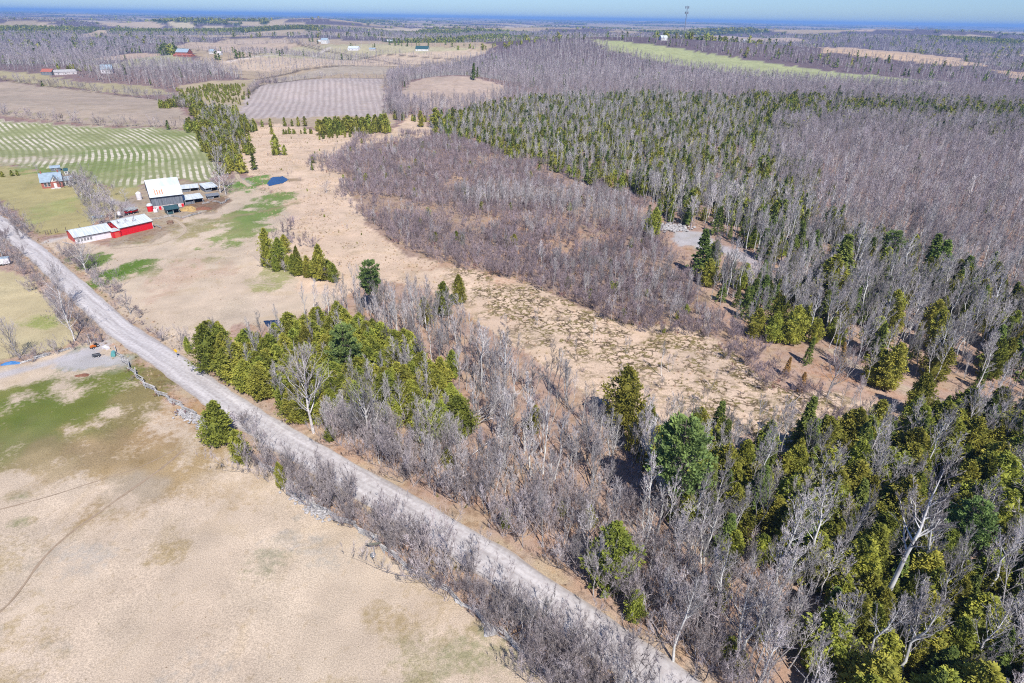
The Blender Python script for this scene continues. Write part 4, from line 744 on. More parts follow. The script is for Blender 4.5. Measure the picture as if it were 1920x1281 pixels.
fill([(900, 1120), (1080, 1175), (1220, 1262), (1330, 1400), (1100, 1420), (985, 1245)], 2.5, {'roadside_tree': .7, 'bare_tree': .3}, {'roadside_tree': (7, 11), 'bare_tree': (8, 12)}, 'in the brush beside the rail fence', off=['x'], solid=.6)
fill([(1560, 660), (1640, 670), (1700, 700), (1660, 730), (1620, 740), (1560, 700)], 3.6, {'bare_shrub': .5, 'bare_tree': .4, 'red_shrub': .1}, HR, 'at the tan marsh end', off=['x'], solid=.7)
for q_ in (0, 1): row([(498, 497 + 5 * q_), (528, 501 + 6 * q_), (560, 510 + 6 * q_), (600, 520 + 5 * q_), (624, 528 + 3 * q_)], 2.4, ['cedar_tree', 'cedar_tree', 'cedar_tree', 'roadside_tree'], (4, 7.5), 'in the pasture corner group', 1.2)
def single(kind, bx, by, topy, wf, label):
    P = at(bx, by); put(kind, P[0], P[1], max(height_to(P, topy), .8), wf, None, label)
SINGLES = [
 ('pine_tree', 1266, 1000, 775, .80, 'large blue green white pine standing over the lower wood'),
 ('pine_tree', 655, 735, 605, .8, 'dark green pine rising in the middle of the cedar clump'),
 ('pine_tree', 700, 590, 480, .8, 'bright green pine at the upper end of the bare belt'),
 ('pine_tree', 1775, 1065, 935, .9, 'green pine beside the two leaning birches at right'),
 ('cedar_tree', 408, 832, 757, 1.45, 'broad yellow green cedar on the left edge of the road'),
 ('cedar_tree', 455, 866, 806, 1.25, 'smaller cedar just below the broad roadside cedar'),
 ('cedar_tree', 528, 915, 868, .8, 'little cedar beside the rail fence and stone pile'),
 ('cedar_tree', 519, 291, 253, 1.25, 'lone dark cedar standing in the upper marsh'),
 ('cedar_tree', 534, 291, 272, 1.2, 'small cedar leaning on the lone cedar of the marsh'),
 ('cedar_tree', 1142, 1098, 978, 1.35, 'round olive cedar among bare trees above the road'),
 ('cedar_tree', 1168, 805, 690, 1.1, 'tall pointed cedar at the lower edge of the marsh'),
 ('cedar_tree', 1200, 815, 755, 1.0, 'shorter cedar right of the tall pointed marsh cedar'),
 ('cedar_tree', 505, 500, 430, .9, 'leftmost cedar of the pasture corner group'),
 ('cedar_tree', 524, 502, 447, 1.1, 'full cedar second from the left in the pasture corner group'),
 ('cedar_tree', 558, 512, 463, .8, 'narrow cedar in the middle of the pasture corner group'),
 ('cedar_tree', 580, 518, 480, 1.1, 'low cedar right of the narrow one in the pasture corner'),
 ('cedar_tree', 601, 526, 459, 1.0, 'rightmost taller cedar of the pasture corner group'),
 ('cedar_tree', 535, 475, 440, 1.2, 'low cedar behind the pasture corner group'),
 ('cedar_tree', 396, 695, 612, 1.2, 'front left cedar of the clump beside the road bend'),
 ('cedar_tree', 353, 660, 632, .9, 'small cedar beside the yellow road sign'),
 ('cedar_tree', 862, 570, 515, .9, 'yellow green cedar at the near end of the marsh'),
 ('cedar_tree', 830, 592, 530, 1.1, 'dark cedar left of the yellow green one near the marsh'),
 ('cedar_tree', 1222, 448, 390, 1.1, 'dense cedar left of the gravel clearing'),
 ('spruce_tree', 1312, 520, 430, 1.5, 'tall evergreen in front of the gravel clearing'),
 ('cedar_tree', 1330, 500, 450, 1.3, 'leafy cedar right of the clearing evergreen'),
 ('spruce_tree', 1560, 560, 440, 1.5, 'tall dark evergreen above the track wood'),
 ('cedar_tree', 1545, 580, 480, 1.4, 'wide dark cedar beside the tall evergreen above the track'),
 ('pine_tree', 1665, 500, 430, 1.1, 'round topped dark pine on the right hardwood edge'),
 ('spruce_tree', 1735, 520, 440, 1.6, 'dark evergreen left in the group at right'),
 ('spruce_tree', 1750, 535, 450, 1.6, 'dark evergreen right in the group at right'),
 ('spruce_tree', 1800, 545, 480, 1.6, 'lower dark evergreen in the group at right'),
 ('cedar_tree', 1635, 718, 655, 1.5, 'wide cedar left of the track opening'),
 ('cedar_tree', 1660, 730, 645, 1.1, 'taller cedar at the track opening'),
 ('cedar_tree', 1415, 632, 580, 1.4, 'squat cedar left of three on the marsh corner'),
 ('cedar_tree', 1448, 642, 590, 1.3, 'middle cedar of three on the marsh corner'),
 ('cedar_tree', 1480, 645, 575, 1.1, 'right cedar of three on the marsh corner'),
 ('cedar_tree', 1745, 712, 630, 1.3, 'broad olive cedar above the track'),
 ('cedar_tree', 660, 265, 262, .9, 'tiny cedar below the long cedar row'),
 ('cedar_tree', 508, 238, 222, 1.2, 'left cedar of the small row below the ploughed field'),
 ('cedar_tree', 492, 238, 225, 1.2, 'leftmost little cedar below the ploughed field'),
 ('cedar_tree', 535, 237, 220, 1.2, 'dark cedar left of the four below the ploughed field'),
 ('cedar_tree', 548, 237, 224, 1.1, 'second of the four cedars below the ploughed field'),
 ('cedar_tree', 560, 237, 219, 1.1, 'third of the four cedars below the ploughed field'),
 ('cedar_tree', 572, 237, 218, 1.2, 'last of the four cedars below the ploughed field'),
 ('cedar_tree', 510, 252, 238, 1.4, 'open crowned little pine on the upper marsh'),
 ('cedar_tree', 818, 240, 203, 1.6, 'big rounded cedar at the head of the alder thicket'),
 ('cedar_tree', 790, 238, 208, 1.2, 'cedar left of the big rounded one at the thicket head'),
 ('spruce_tree', 315, 243, 225, 1.6, 'lone dark cedar on the fence line above the crop field'),
 ('spruce_tree', 80, 162, 151, 1.8, 'lone dark cedar on the tan field fence line'),
 ('cedar_tree', 455, 325, 290, 1.5, 'wide bushy cedar beside the lane by the marsh'),
 ('spruce_tree', 478, 318, 285, 1.5, 'dark evergreen right of the lane by the marsh'),
 ('spruce_tree', 888, 150, 118, 1.2, 'dark pointed spruce at the round field corner'),
 ('spruce_tree', 890, 140, 118, 1.4, 'dark spruce just behind the round field corner'),
 ('spruce_tree', 1510, 682, 632, 1.1, 'green spruce beside the orange tamaracks'),
 ('tamarack_tree', 1472, 705, 668, 1.2, 'orange tamarack left of the green spruce'),
 ('tamarack_tree', 1575, 690, 642, 1.0, 'orange tamarack behind the dead tree'),
 ('tamarack_tree', 1500, 735, 698, 1.3, 'low orange tamarack in front of the green spruce'),
 ('spruce_tree', 1494, 850, 742, 1.1, 'green spruce below the dead tree'),
 ('spreading_tree', 1550, 745, 655, .9, 'gnarled dead tree with broken limbs at the marsh end'),
 ('birch_tree', 1638, 1162, 868, 1.3, 'tallest white birch leaning right over the cedars'),
 ('birch_tree', 1514, 1095, 915, 1.2, 'white birch left of the tallest leaning birch'),
 ('birch_tree', 1790, 1040, 900, 1.3, 'white birch right of the small green pine'),
 ('birch_tree', 1690, 1095, 885, 1.1, 'pale birch between the tallest birch and the small pine'),
 ('birch_tree', 1325, 1185, 1005, 1.1, 'pale leaning birch near the foot of the bare wood'),
 ('birch_tree', 1372, 1250, 1065, 1.1, 'pale birch near the lower edge left of the cedars'),
 ('birch_tree', 1600, 1275, 1105, 1.1, 'crooked white birch at the lower edge'),
 ('birch_tree', 1560, 1250, 1090, 1.1, 'white birch beside the crooked one at the lower edge'),
 ('birch_tree', 1262, 1240, 1075, 1.0, 'slender birch close to the lower road end'),
 ('birch_tree', 1420, 930, 800, 1.0, 'pale birch in the evergreen edge below the marsh'),
 ('birch_tree', 1840, 1130, 960, 1.1, 'pale birch in the dense cedars near the right edge'),
 ('birch_tree', 1720, 905, 770, 1.1, 'pale leaning birch below the track'),
 ('birch_tree', 1040, 900, 760, 1.0, 'tall pale birch in the middle of the open wood'),
 ('birch_tree', 985, 845, 700, 1.0, 'tall pale birch above the fallen trees'),
 ('birch_tree', 1240, 705, 640, .9, 'dead pale snag standing in the marsh'),
 ('birch_tree', 1455, 1100, 925, 1.2, 'pale birch at the edge of the bare wood'),
 ('spreading_tree', 1130, 1100, 995, .8, 'pale barked bare tree left of the round cedar'),
 ('spreading_tree', 588, 812, 668, 1.1, 'large fan shaped bare tree beside the cedar clump'),
 ('spreading_tree', 690, 838, 712, 1.0, 'fan shaped bare tree right of the larger one'),
 ('birch_tree', 574, 610, 530, .9, 'white birch at the top of the cedar clump'),
 ('birch_tree', 725, 740, 660, 1.2, 'first of the pale birches inside the clump'),
 ('birch_tree', 762, 728, 655, 1.2, 'second of the pale birches inside the clump'),
 ('birch_tree', 806, 755, 680, 1.2, 'third of the pale birches inside the clump'),
 ('birch_tree', 945, 760, 620, 1.3, 'tall pale birch in the bare belt'),
 ('birch_tree', 905, 735, 600, 1.2, 'tall pale birch left of the other in the bare belt'),
 ('spreading_tree', 1100, 870, 770, 1.0, 'spreading bare tree in the open wood'),
 ('spreading_tree', 612, 362, 340, 2.4, 'wide low dead willow in the middle of the marsh'),
 ('spreading_tree', 424, 366, 312, 1.2, 'smaller dark bare tree right of the tall one by the sheds'),
 ('spreading_tree', 413, 362, 282, 1.3, 'tall bare tree behind the low barn sheds'),
 ('spreading_tree', 72, 327, 305, 1.0, 'bare tree behind the farmhouse'),
 ('spreading_tree', 172, 378, 330, 1.3, 'big dark bare tree right of the farmhouse'),
 ('spreading_tree', 155, 358, 322, 1.3, 'dark bare tree close to the farmhouse wing'),
 ('spreading_tree', 247, 400, 372, .9, 'small bare tree beside the red wagon'),
 ('spreading_tree', 162, 512, 455, 1.1, 'bare tree below the long shed'),
 ('spreading_tree', 118, 580, 498, .9, 'tall twisted bare tree over the upper road'),
 ('spreading_tree', 140, 640, 540, .8, 'leaning old tree above the old lane'),
 ('spreading_tree', 38, 672, 600, .9, 'old multi limbed tree at the left edge'),
 ('spreading_tree', 245, 590, 552, 1.2, 'small bare tree right of the upper road'),
 ('spreading_tree', 8, 490, 440, 1.2, 'bare tree over the parked trailer'),
 ('spreading_tree', 492, 850, 790, 1.0, 'grey bare tree right of the roadside cedars'),
 ('spreading_tree', 545, 898, 830, 1.0, 'bare thorn tree above the little cedar'),
 ('spreading_tree', 1890, 1000, 820, 1.0, 'leaning bare tree at the right edge'),
 ('spreading_tree', 1895, 1270, 1130, 1.2, 'pale branched bare tree in the lower right corner'),
]
for s in SINGLES: single(*s)
# the two cedar screens of far farms
for px, py, t in ((310, 97, 86), (320, 98, 85), (405, 112, 96), (412, 113, 99), (444, 110, 92), (450, 109, 95), (457, 109, 97), (470, 108, 97), (582, 79, 70), (586, 78, 68), (596, 82, 73)): single('spruce_tree', px, py, t, 1.8, None)
row([(112, 131), (140, 133), (180, 134)], 6, ['cedar_tree'], (6, 9), 'behind the low farm buildings', 3)
row([(700, 84), (760, 86), (840, 86), (900, 92)], 10, ['spruce_tree', 'bare_tree'], (8, 12), 'behind the far hay fields', 5)
row([(870, 90), (930, 90), (1000, 80)], 7, ['cedar_tree'], (7, 10), 'behind the far hay fields', 12)

# ------------------------------------------------------------------ turn the tree list into things and masses
LM = [((408, 832), 'roadside cedars'), ((332, 668), 'yellow sign'), ((702, 1032), 'satellite dish'), ((919, 1178), 'boulder'), ((1266, 1000), 'large pine'), ((1142, 1098), 'round cedar'), ((1638, 1162), 'tallest birch'), ((1168, 805), 'pointed cedar'),
      ((655, 735), 'dark pine'), ((1300, 450), 'gravel clearing'), ((1448, 642), 'marsh corner'), ((1550, 745), 'dead tree'), ((100, 353), 'farmhouse'), ((315, 390), 'grey barn'), ((180, 455), 'long shed'), ((1640, 718), 'track opening'), ((1790, 1065), 'small pine'),
      ((590, 812), 'fan tree'), ((1880, 1180), 'lower corner'), ((1450, 1250), 'lower edge'), ((850, 1000), 'middle road'), ((1060, 1150), 'lower road'), ((700, 590), 'bright pine'), ((860, 570), 'yellow cedar'), ((120, 530), 'upper road'), ((1000, 900), 'open wood'),
      ((1350, 900), 'inner wood'), ((1900, 900), 'right edge'), ((519, 291), 'lone cedar'), ((660, 248), 'cedar row'), ((1100, 620), 'marsh channel'), ((1000, 420), 'slender stand'), ((1600, 330), 'right hardwood'), ((1850, 450), 'hardwood edge'), ((1500, 450), 'tall evergreen'), ((1665, 500), 'round topped pine'), ((780, 360), 'thicket tip'), ((1100, 520), 'thicket front'), ((850, 300), 'thicket head'), ((500, 700), 'clump front'), ((780, 760), 'clump end'), ((560, 920), 'little cedar'), ((960, 1230), 'fence end'), ((760, 700), 'clump birches'), ((60, 520), 'parked trailer'), ((1750, 700), 'broad cedar')]
LMP = WP([a for a, _ in LM]); LMN = [b for _, b in LM]
def sizew(k, h):
    a, b = {'bare_shrub': (2.2, 3.4), 'red_shrub': (1.5, 2), 'roadside_tree': (5.5, 7.5), 'cedar_tree': (6, 9)}.get(k, (10, 13))
    return 'short' if h < a else ('middling' if h < b else 'tall')
def make_trees():
    K = np.array([t[0] for t in TREES]); X = np.array([t[1] for t in TREES]); Y = np.array([t[2] for t in TREES]); H = np.array([t[3] for t in TREES]); W = np.array([t[4] for t in TREES])
    G = hgt(X, Y); px, py, dd = proj(X, Y, G + H * .5)
    size = H / dd; inside = (px > -20) & (px < 1940) & (py > -10) & (py < 1300)
    ph = [t[5] for t in TREES]; own = [t[6] for t in TREES]
    # the large trees and shrubs that clearly stand in front count as things; the rest of a kind is one mass
    adj = {'hardwood_tree': 'mauve grey hardwood', 'bare_tree': 'slender bare grey tree', 'birch_tree': 'pale barked slender birch', 'spreading_tree': 'wide bare tree', 'roadside_tree': 'bushy bare tree', 'bare_shrub': 'mauve brown shrub',
           'red_shrub': 'small red stemmed shrub', 'cedar_tree': 'olive green cedar', 'spruce_tree': 'dark green pointed spruce', 'pine_tree': 'green pine', 'tamarack_tree': 'orange tamarack'}
    lodof = np.where(dd < 260, 0, np.where(dd < 800, 1, 2))
    picked = np.zeros(len(K), bool)
    for k in set(K) - {'grass_tuft', 'sedge_tuft'}:
        ii = np.nonzero((K == k) & inside)[0]; o = [i for i in ii if own[i]]; rest = [i for i in ii if not own[i]]
        rest = sorted(rest, key=lambda i: -size[i])[:max(0, 290 - len(o))]; picked[o] = True; picked[rest] = True
    for i in np.nonzero(picked)[0]:
        k = K[i]; tp = TPL[(k, int(lodof[i]))]; T, Cm = tp[rng.integers(len(tp))]; s = H[i] / 10
        lab = own[i]; grp = None
        if not lab:
            p_ = ph[i] or 'by a far farm'; q_ = int(np.argmin(np.hypot(LMP[:, 0] - X[i], LMP[:, 1] - Y[i]))); dx_, dy_ = X[i] - LMP[q_, 0], Y[i] - LMP[q_, 1]
            rel = ('right of' if dx_ > 0 else 'left of') if abs(dx_) > abs(dy_) else ('behind' if dy_ > 0 else 'before')
            lab = ' '.join((sizew(k, H[i]) + ' ' + adj[k] + ' ' + p_ + ', ' + rel + ' the ' + LMN[q_]).split()[:16]); grp = k.replace('_', ' ') + 's ' + p_
        r = empty(k, (X[i], Y[i], G[i] - .05), rng.uniform(0, 6.28), lab, CAT[k], grp, (s * W[i], s * W[i], s))
        r.rotation_euler = (rng.normal(0, .035), rng.normal(0, .035), r.rotation_euler[2])
        if T is not None: link('trunk', T, r)
        link('crown', Cm, r)
    cols = {}
    def mass(name, kinds, lod, label):
        ii = np.nonzero(~picked & np.isin(K, kinds) & (lodof == lod))[0]
        if not len(ii): return
        col = bpy.data.collections.new(name + '_shapes'); start = {}; n = 0
        for k in sorted(kinds):
            start[k] = n
            for T, Cm in TPL[(k, lod)]:
                V0 = []; o = None
                me = bpy.data.meshes.new('shape'); 
                # one mesh that joins trunk and crown
                vs_, fs_, ms_ = [], [], []; off = 0
                for q, mm in enumerate((T, Cm)):
                    if mm is None: continue
                    v = np.empty(len(mm.vertices) * 3, np.float32); mm.vertices.foreach_get('co', v); f = np.empty(len(mm.loops), np.int32); mm.loops.foreach_get('vertex_index', f)
                    vs_.append(v.reshape(-1, 3)); fs_.append(f.reshape(-1, 3) + off); ms_.append(np.full(len(f) // 3, q, np.int32)); off += len(v) // 3
                me = mesh_np('shape', np.concatenate(vs_), np.concatenate(fs_), [T.materials[0] if T else Cm.materials[0], Cm.materials[0]])
                me.polygons.foreach_set('material_index', np.concatenate(ms_))
                ob = bpy.data.objects.new('%s_%03d' % (name, n), me); col.objects.link(ob); n += 1
        rg = np.random.default_rng(5)
        idx = np.array([start[K[i]] + rg.integers(len(TPL[(K[i], lod)])) for i in ii], np.int32)
        P = np.stack([X[ii], Y[ii], G[ii] - .05], -1).astype(np.float32)
        me = bpy.data.meshes.new(name); me.vertices.add(len(ii)); me.vertices.foreach_set('co', P.ravel())
        a = me.attributes.new('pick', 'INT', 'POINT'); a.data.foreach_set('value', idx)
        a = me.attributes.new('turn', 'FLOAT_VECTOR', 'POINT'); a.data.foreach_set('vector', np.stack([rg.normal(0, .04, len(ii)), rg.normal(0, .04, len(ii)), rg.uniform(0, 6.28, len(ii))], -1).astype(np.float32).ravel())
        a = me.attributes.new('size', 'FLOAT_VECTOR', 'POINT'); s = H[ii] / 10; a.data.foreach_set('vector', np.stack([s * W[ii], s * W[ii], s], -1).astype(np.float32).ravel())
        ob = link(name, me); tag(ob, label, None, None, 'stuff')
        g = bpy.data.node_groups.new(name, 'GeometryNodeTree'); g.interface.new_socket('Geometry', in_out='INPUT', socket_type='NodeSocketGeometry'); g.interface.new_socket('Geometry', in_out='OUTPUT', socket_type='NodeSocketGeometry')
        N, L = g.nodes, g.links; gi, go = N.new('NodeGroupInput'), N.new('NodeGroupOutput'); ip = N.new('GeometryNodeInstanceOnPoints'); ci = N.new('GeometryNodeCollectionInfo')
        ci.inputs[0].default_value = col; ci.inputs[1].default_value = True; ci.inputs[2].default_value = True
        def na(nm, ty):
            q = N.new('GeometryNodeInputNamedAttribute'); q.data_type = ty; q.inputs[0].default_value = nm; return q.outputs[0]
        er = N.new('FunctionNodeEulerToRotation'); L.new(na('turn', 'FLOAT_VECTOR'), er.inputs[0])
        L.new(gi.outputs[0], ip.inputs['Points']); L.new(ci.outputs[0], ip.inputs['Instance']); ip.inputs['Pick Instance'].default_value = True
        L.new(na('pick', 'INT'), ip.inputs['Instance Index']); L.new(er.outputs[0], ip.inputs['Rotation']); L.new(na('size', 'FLOAT_VECTOR'), ip.inputs['Scale']); L.new(ip.outputs[0], go.inputs[0])
        md = ob.modifiers.new('scatter', 'NODES'); md.node_group = g
        print(name, len(ii))
    ev = ['cedar_tree', 'spruce_tree', 'pine_tree', 'tamarack_tree']; br = ['bare_tree', 'hardwood_tree', 'birch_tree', 'spreading_tree', 'roadside_tree']; sh = ['bare_shrub', 'red_shrub']
    for lod, wd in ((0, 'near'), (1, 'distant')): mass('dry_grass_tufts', ['grass_tuft', 'sedge_tuft'], lod, 'dry grass tufts in the %s pasture and marsh' % wd)
    for lod, wd in ((0, 'near'), (1, 'middle distance'), (2, 'far')):
        mass('evergreen_wood', ev, lod, 'mass of green cedars and spruces in the %s woods' % wd)
        mass('bare_wood', br, lod, 'mass of leafless grey trees in the %s woods' % wd)
        mass('alder_thicket', sh, lod, 'mass of leafless brown brush in the %s wet ground' % wd)
# woods beyond the hill: clumps of far trees
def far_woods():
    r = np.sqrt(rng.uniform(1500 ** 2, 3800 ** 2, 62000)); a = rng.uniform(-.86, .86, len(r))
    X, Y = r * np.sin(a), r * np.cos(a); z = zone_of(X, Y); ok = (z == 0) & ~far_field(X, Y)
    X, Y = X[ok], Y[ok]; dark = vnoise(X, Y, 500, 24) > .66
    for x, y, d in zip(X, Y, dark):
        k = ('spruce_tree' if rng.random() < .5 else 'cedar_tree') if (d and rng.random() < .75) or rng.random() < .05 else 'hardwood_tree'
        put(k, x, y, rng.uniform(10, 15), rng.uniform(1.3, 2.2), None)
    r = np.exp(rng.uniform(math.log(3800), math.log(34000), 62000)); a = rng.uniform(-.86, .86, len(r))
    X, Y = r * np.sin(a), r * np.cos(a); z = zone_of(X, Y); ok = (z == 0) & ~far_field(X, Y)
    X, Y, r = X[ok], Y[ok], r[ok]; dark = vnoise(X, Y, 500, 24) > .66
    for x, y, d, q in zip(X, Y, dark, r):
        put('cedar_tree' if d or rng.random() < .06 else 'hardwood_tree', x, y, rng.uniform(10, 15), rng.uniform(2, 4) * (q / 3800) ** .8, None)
far_woods()

# ------------------------------------------------------------------ farm buildings
M['white_metal'] = mat('white_metal', (.54, .56, .56), .5, (.38, .42, .43), 1.6, .4, stretch=(1.4, .12, .12))
M['red_wall'] = mat('red_painted_metal', (.62, .012, .022), .55, (.50, .010, .018), 1.5, .3)
M['orange_wall'] = mat('faded_red_metal', (.60, .085, .055), .6, (.50, .07, .05), 1.5, .3)
M['white_wall'] = mat('white_painted_metal', (.68, .66, .67), .6, (.58, .55, .56), 1.2, .3)
M['boards'] = mat('weathered_boards', (.20, .215, .24), .9, (.10, .108, .125), 1.4, .1, stretch=(2.2, 2.2, .12))
M['stone'] = mat('field_stone', (.42, .40, .39), .9, (.24, .23, .23), 1.6, .15, bump=.4)
M['whitewash'] = mat('whitewashed_stone', (.62, .58, .57), .9, (.34, .30, .29), .9, .1)
M['brick'] = mat('red_brick', (.36, .13, .10), .9, (.27, .095, .075), 2.2, .1)
M['slate'] = mat('blue_grey_roofing', (.27, .34, .40), .6, (.21, .265, .31), .8, .3)
M['dark_green'] = mat('dark_green_metal', (.030, .085, .095), .5, (.022, .06, .068), .8, .4)
M['dark'] = mat('dark_opening', (.03, .03, .035), .6)
M['glass'] = mat('window_glass', (.05, .06, .07), .15, spec=.6)
M['cream'] = mat('white_trim', (.68, .67, .64), .7)
M['wood'] = mat('grey_split_rail', (.48, .46, .44), .9, (.28, .27, .26), 3, .1, .25)
M['straw'] = mat('straw', (.42, .29, .12), .95, (.30, .20, .09), 1.2, .05, bump=.5)
M['rust'] = mat('rusty_iron', (.22, .10, .06), .8, (.13, .06, .04), 3)
M['steel'] = mat('grey_steel', (.38, .40, .42), .4, (.30, .31, .33), 1, .5, metal=.6)
M['water'] = mat('pond_water', (.008, .035, .11), .15, (.006, .028, .08), .4, .5)
M['dark_water'] = mat('ditch_water', (.012, .025, .06), .12, (.010, .02, .045), .4, .5)
M['yellow'] = mat('yellow_sign', (.80, .46, .01), .4, (.72, .40, .01), 2)
M['orange'] = mat('orange_paint', (.62, .16, .02), .4, (.5, .13, .02), 2, .4)
M['black'] = mat('black_rubber', (.025, .025, .027), .7)
M['teal'] = mat('teal_paint', (.12, .34, .32), .4, (.09, .26, .25), 1, .4)
M['blue'] = mat('blue_tarp', (.06, .18, .38), .5, (.04, .13, .30), 2)
def barn_roof_mat():
    m = mat('rusting_barn_roof', (.52, .53, .53), .5, (.40, .45, .49), .35, .4, stretch=(1, .3, .3)); t = m.node_tree; b = t.nodes['Principled BSDF']; l = b.inputs['Base Color'].links[0].from_socket
    tc = t.nodes.new('ShaderNodeTexCoord'); sx = t.nodes.new('ShaderNodeSeparateXYZ'); t.links.new(tc.outputs['Object'], sx.inputs[0])
    def m_(op, a, b_):
        x = t.nodes.new('ShaderNodeMath'); x.operation = op
        for i, v in enumerate((a, b_)):
            if v is None: continue
            if isinstance(v, (int, float)): x.inputs[i].default_value = v
            else: t.links.new(v, x.inputs[i])
        return x.outputs[0]
    mp = t.nodes.new('ShaderNodeMapping'); mp.inputs['Scale'].default_value = (2.2, .25, .25); t.links.new(tc.outputs['Object'], mp.inputs[0])
    n = t.nodes.new('ShaderNodeTexNoise'); n.inputs['Scale'].default_value = 1; t.links.new(mp.outputs[0], n.inputs['Vector'])
    st = m_('GREATER_THAN', m_('SINE', m_('MULTIPLY', sx.outputs[0], 6.5), None), .1)
    inx = m_('MULTIPLY', m_('GREATER_THAN', sx.outputs[0], 1.6), m_('LESS_THAN', sx.outputs[0], 5.4))
    inz = m_('MULTIPLY', m_('GREATER_THAN', sx.outputs[2], m_('ADD', 6.6, m_('MULTIPLY', n.outputs[0], .8))), m_('LESS_THAN', sx.outputs[2], m_('ADD', 8.1, m_('MULTIPLY', n.outputs[0], 1.6))))
    fr = m_('LESS_THAN', sx.outputs[1], 6)
    f = m_('MULTIPLY', m_('MULTIPLY', st, inx), m_('MULTIPLY', inz, fr))
    mx = t.nodes.new('ShaderNodeMix'); mx.data_type = 'RGBA'; t.links.new(f, mx.inputs[0]); t.links.new(l, mx.inputs[6]); mx.inputs[7].default_value = (.48, .16, .06, 1)
    mr = t.nodes.new('ShaderNodeMapRange'); mr.inputs[1].default_value = .55; mr.inputs[2].default_value = .72; mr.inputs[4].default_value = .35; t.links.new(n.outputs[0], mr.inputs[0])
    m2 = t.nodes.new('ShaderNodeMix'); m2.data_type = 'RGBA'; t.links.new(mr.outputs[0], m2.inputs[0]); t.links.new(mx.outputs[2], m2.inputs[6]); m2.inputs[7].default_value = (.50, .36, .28, 1)
    t.links.new(m2.outputs[2], b.inputs['Base Color']); return m
M['barn_roof'] = barn_roof_mat()
def frame(pa, pb):
    A, B = at(*pa), at(*pb); d = B - A
    return A, math.atan2(d[1], d[0]), float(np.hypot(*d))
def place(name, pa, pb, label, cat, group=None, dz=0.0):
    A, rz, L = frame(pa, pb); mid = A
    z = min(gz(*A), gz(*at(*pb))) - .05 + dz
    return empty(name, (A[0], A[1], z), rz, label, cat, group), L
def quad_wall(b, pts, th, axis):
    """a wall slab from an outline in its own plane; axis 'x' = outline (x,z) at depth y, 'y' = outline (y,z) at x"""
    k = len(b.v); n = len(pts)
    for o in th:
        for p, z in pts: b.v.append((p, o, z) if axis == 'x' else (o, p, z))
    b.f += [tuple(range(k, k + n)), tuple(reversed(range(k + n, k + 2 * n)))] + [(k + (i + 1) % n, k + i, k + n + i, k + n + (i + 1) % n) for i in range(n)]
def gable(root, L, W, h, r, wall, roof, end=None, over=.35, th=.12, rooftwo=True):
    """rectangular house body with a gabled roof, ridge along x"""
    end = end or wall
    for y0, y1 in ((0, th), (W - th, W)): b = MB(); b.box(0, L, y0, y1, 0, h); b.build('wall', wall, root)
    for x0 in (0.003, L - th - .003):
        b = MB(); quad_wall(b, [(th, 0), (W - th, 0), (W - th, h - .02), (W / 2, h + r * (1 - 2 * th / W) - .02), (th, h - .02)], (x0, x0 + th), 'y'); b.build('end_wall', end, root)
    b = MB(); e = over * r / (W / 2)
    prof = [(-over, h - e), (W / 2, h + r), (W + over, h - e), (W + over, h - e + .14), (W / 2, h + r + .15), (-over, h - e + .14)]
    b.prism(prof, -over, L + over); o = b.build('roof', roof, root)
    b = MB(); b.box(-over, L + over, W / 2 - .2, W / 2 + .2, h + r + .13, h + r + .21); b.build('ridge_cap', roof, o)
    return o
def window(root, x, z, w_, h_, y=0, sill=True):
    b = MB(); t_ = .1
    b.box(x - t_, x + w_ + t_, y - .05, y - .003, z - t_, z); b.box(x - t_, x + w_ + t_, y - .05, y - .003, z + h_, z + h_ + t_); b.box(x - t_, x, y - .05, y - .003, z, z + h_); b.box(x + w_, x + w_ + t_, y - .05, y - .003, z, z + h_); b.box(x, x + w_, y - .04, y - .004, z + h_ / 2 - .03, z + h_ / 2 + .03)
    f = b.build('window', M['cream'], root); g = MB(); g.box(x, x + w_, y - .02, y - .002, z, z + h_); g.build('pane', M['glass'], f)
def doorp(root, x, w_, h_, m, y=0, z=0.0):
    b = MB(); b.box(x, x + w_, y - .06, y - .003, z, z + h_); d = b.build('door', m, root); g = MB(); g.box(x + w_ * .85, x + w_ * .85 + .05, y - .12, y - .06, z + h_ * .45, z + h_ * .45 + .12); g.build('handle', M['steel'], d)
# long white and red shed
r, L = place('long_shed', (143.5, 458.7), (212.8, 444.6), 'long white walled shed with pale roof and faded red end wall', 'shed')
W = float(np.hypot(*(at(123.8, 447.5) - at(143.5, 458.7)))); W = min(W, 11.7)
gable(r, L, W, 2.9, 1.5, M['white_wall'], M['white_metal'], M['orange_wall'])
for i in range(5):
    b = MB(); b.box(.8 + i * 1.05, 1.5 + i * 1.05, -.05, -.003, .9, 2.0); b.build('painted_panel', M['steel'], r)
b = MB(); b.box(-.36, L + .36, -.40, -.36, 2.58, 2.78); b.build('eave_shade_strip', M['dark'], r)  # near-black strip paints in the thin shadow line under the eave
r, L2 = place('red_shed', (227.5, 443.0), (288, 428.2), 'bright red metal shed with white roof behind the long shed', 'shed')
gable(r, L2, 11.5, 3.4, 1.7, M['red_wall'], M['white_metal'])
b = MB(); b.box(-.36, L2 + .36, -.40, -.36, 3.08, 3.26); b.build('eave_shade_strip', M['dark'], r)  # eave shadow of the red shed, put in as a dark strip
for x in (-.06, L2 - .08): b = MB(); b.box(x, x + .16, -.08, -.003, 0, 3.2); b.build('corner_trim', M['cream'], r)
b = MB(); quad_wall(b, [(-3.0, 0), (-.1, 0), (-.1, 2.7), (-3.0, 2.7)], (-.6, 4.0), 'x'); an = b.build('side_bay', M['red_wall'], r); b = MB(); b.box(-3.25, -.07, -.85, 4.0, 2.71, 2.86); b.build('bay_roof', M['white_metal'], an)
doorp(an, -2.4, 1.8, 2.1, M['orange_wall'], -.6)
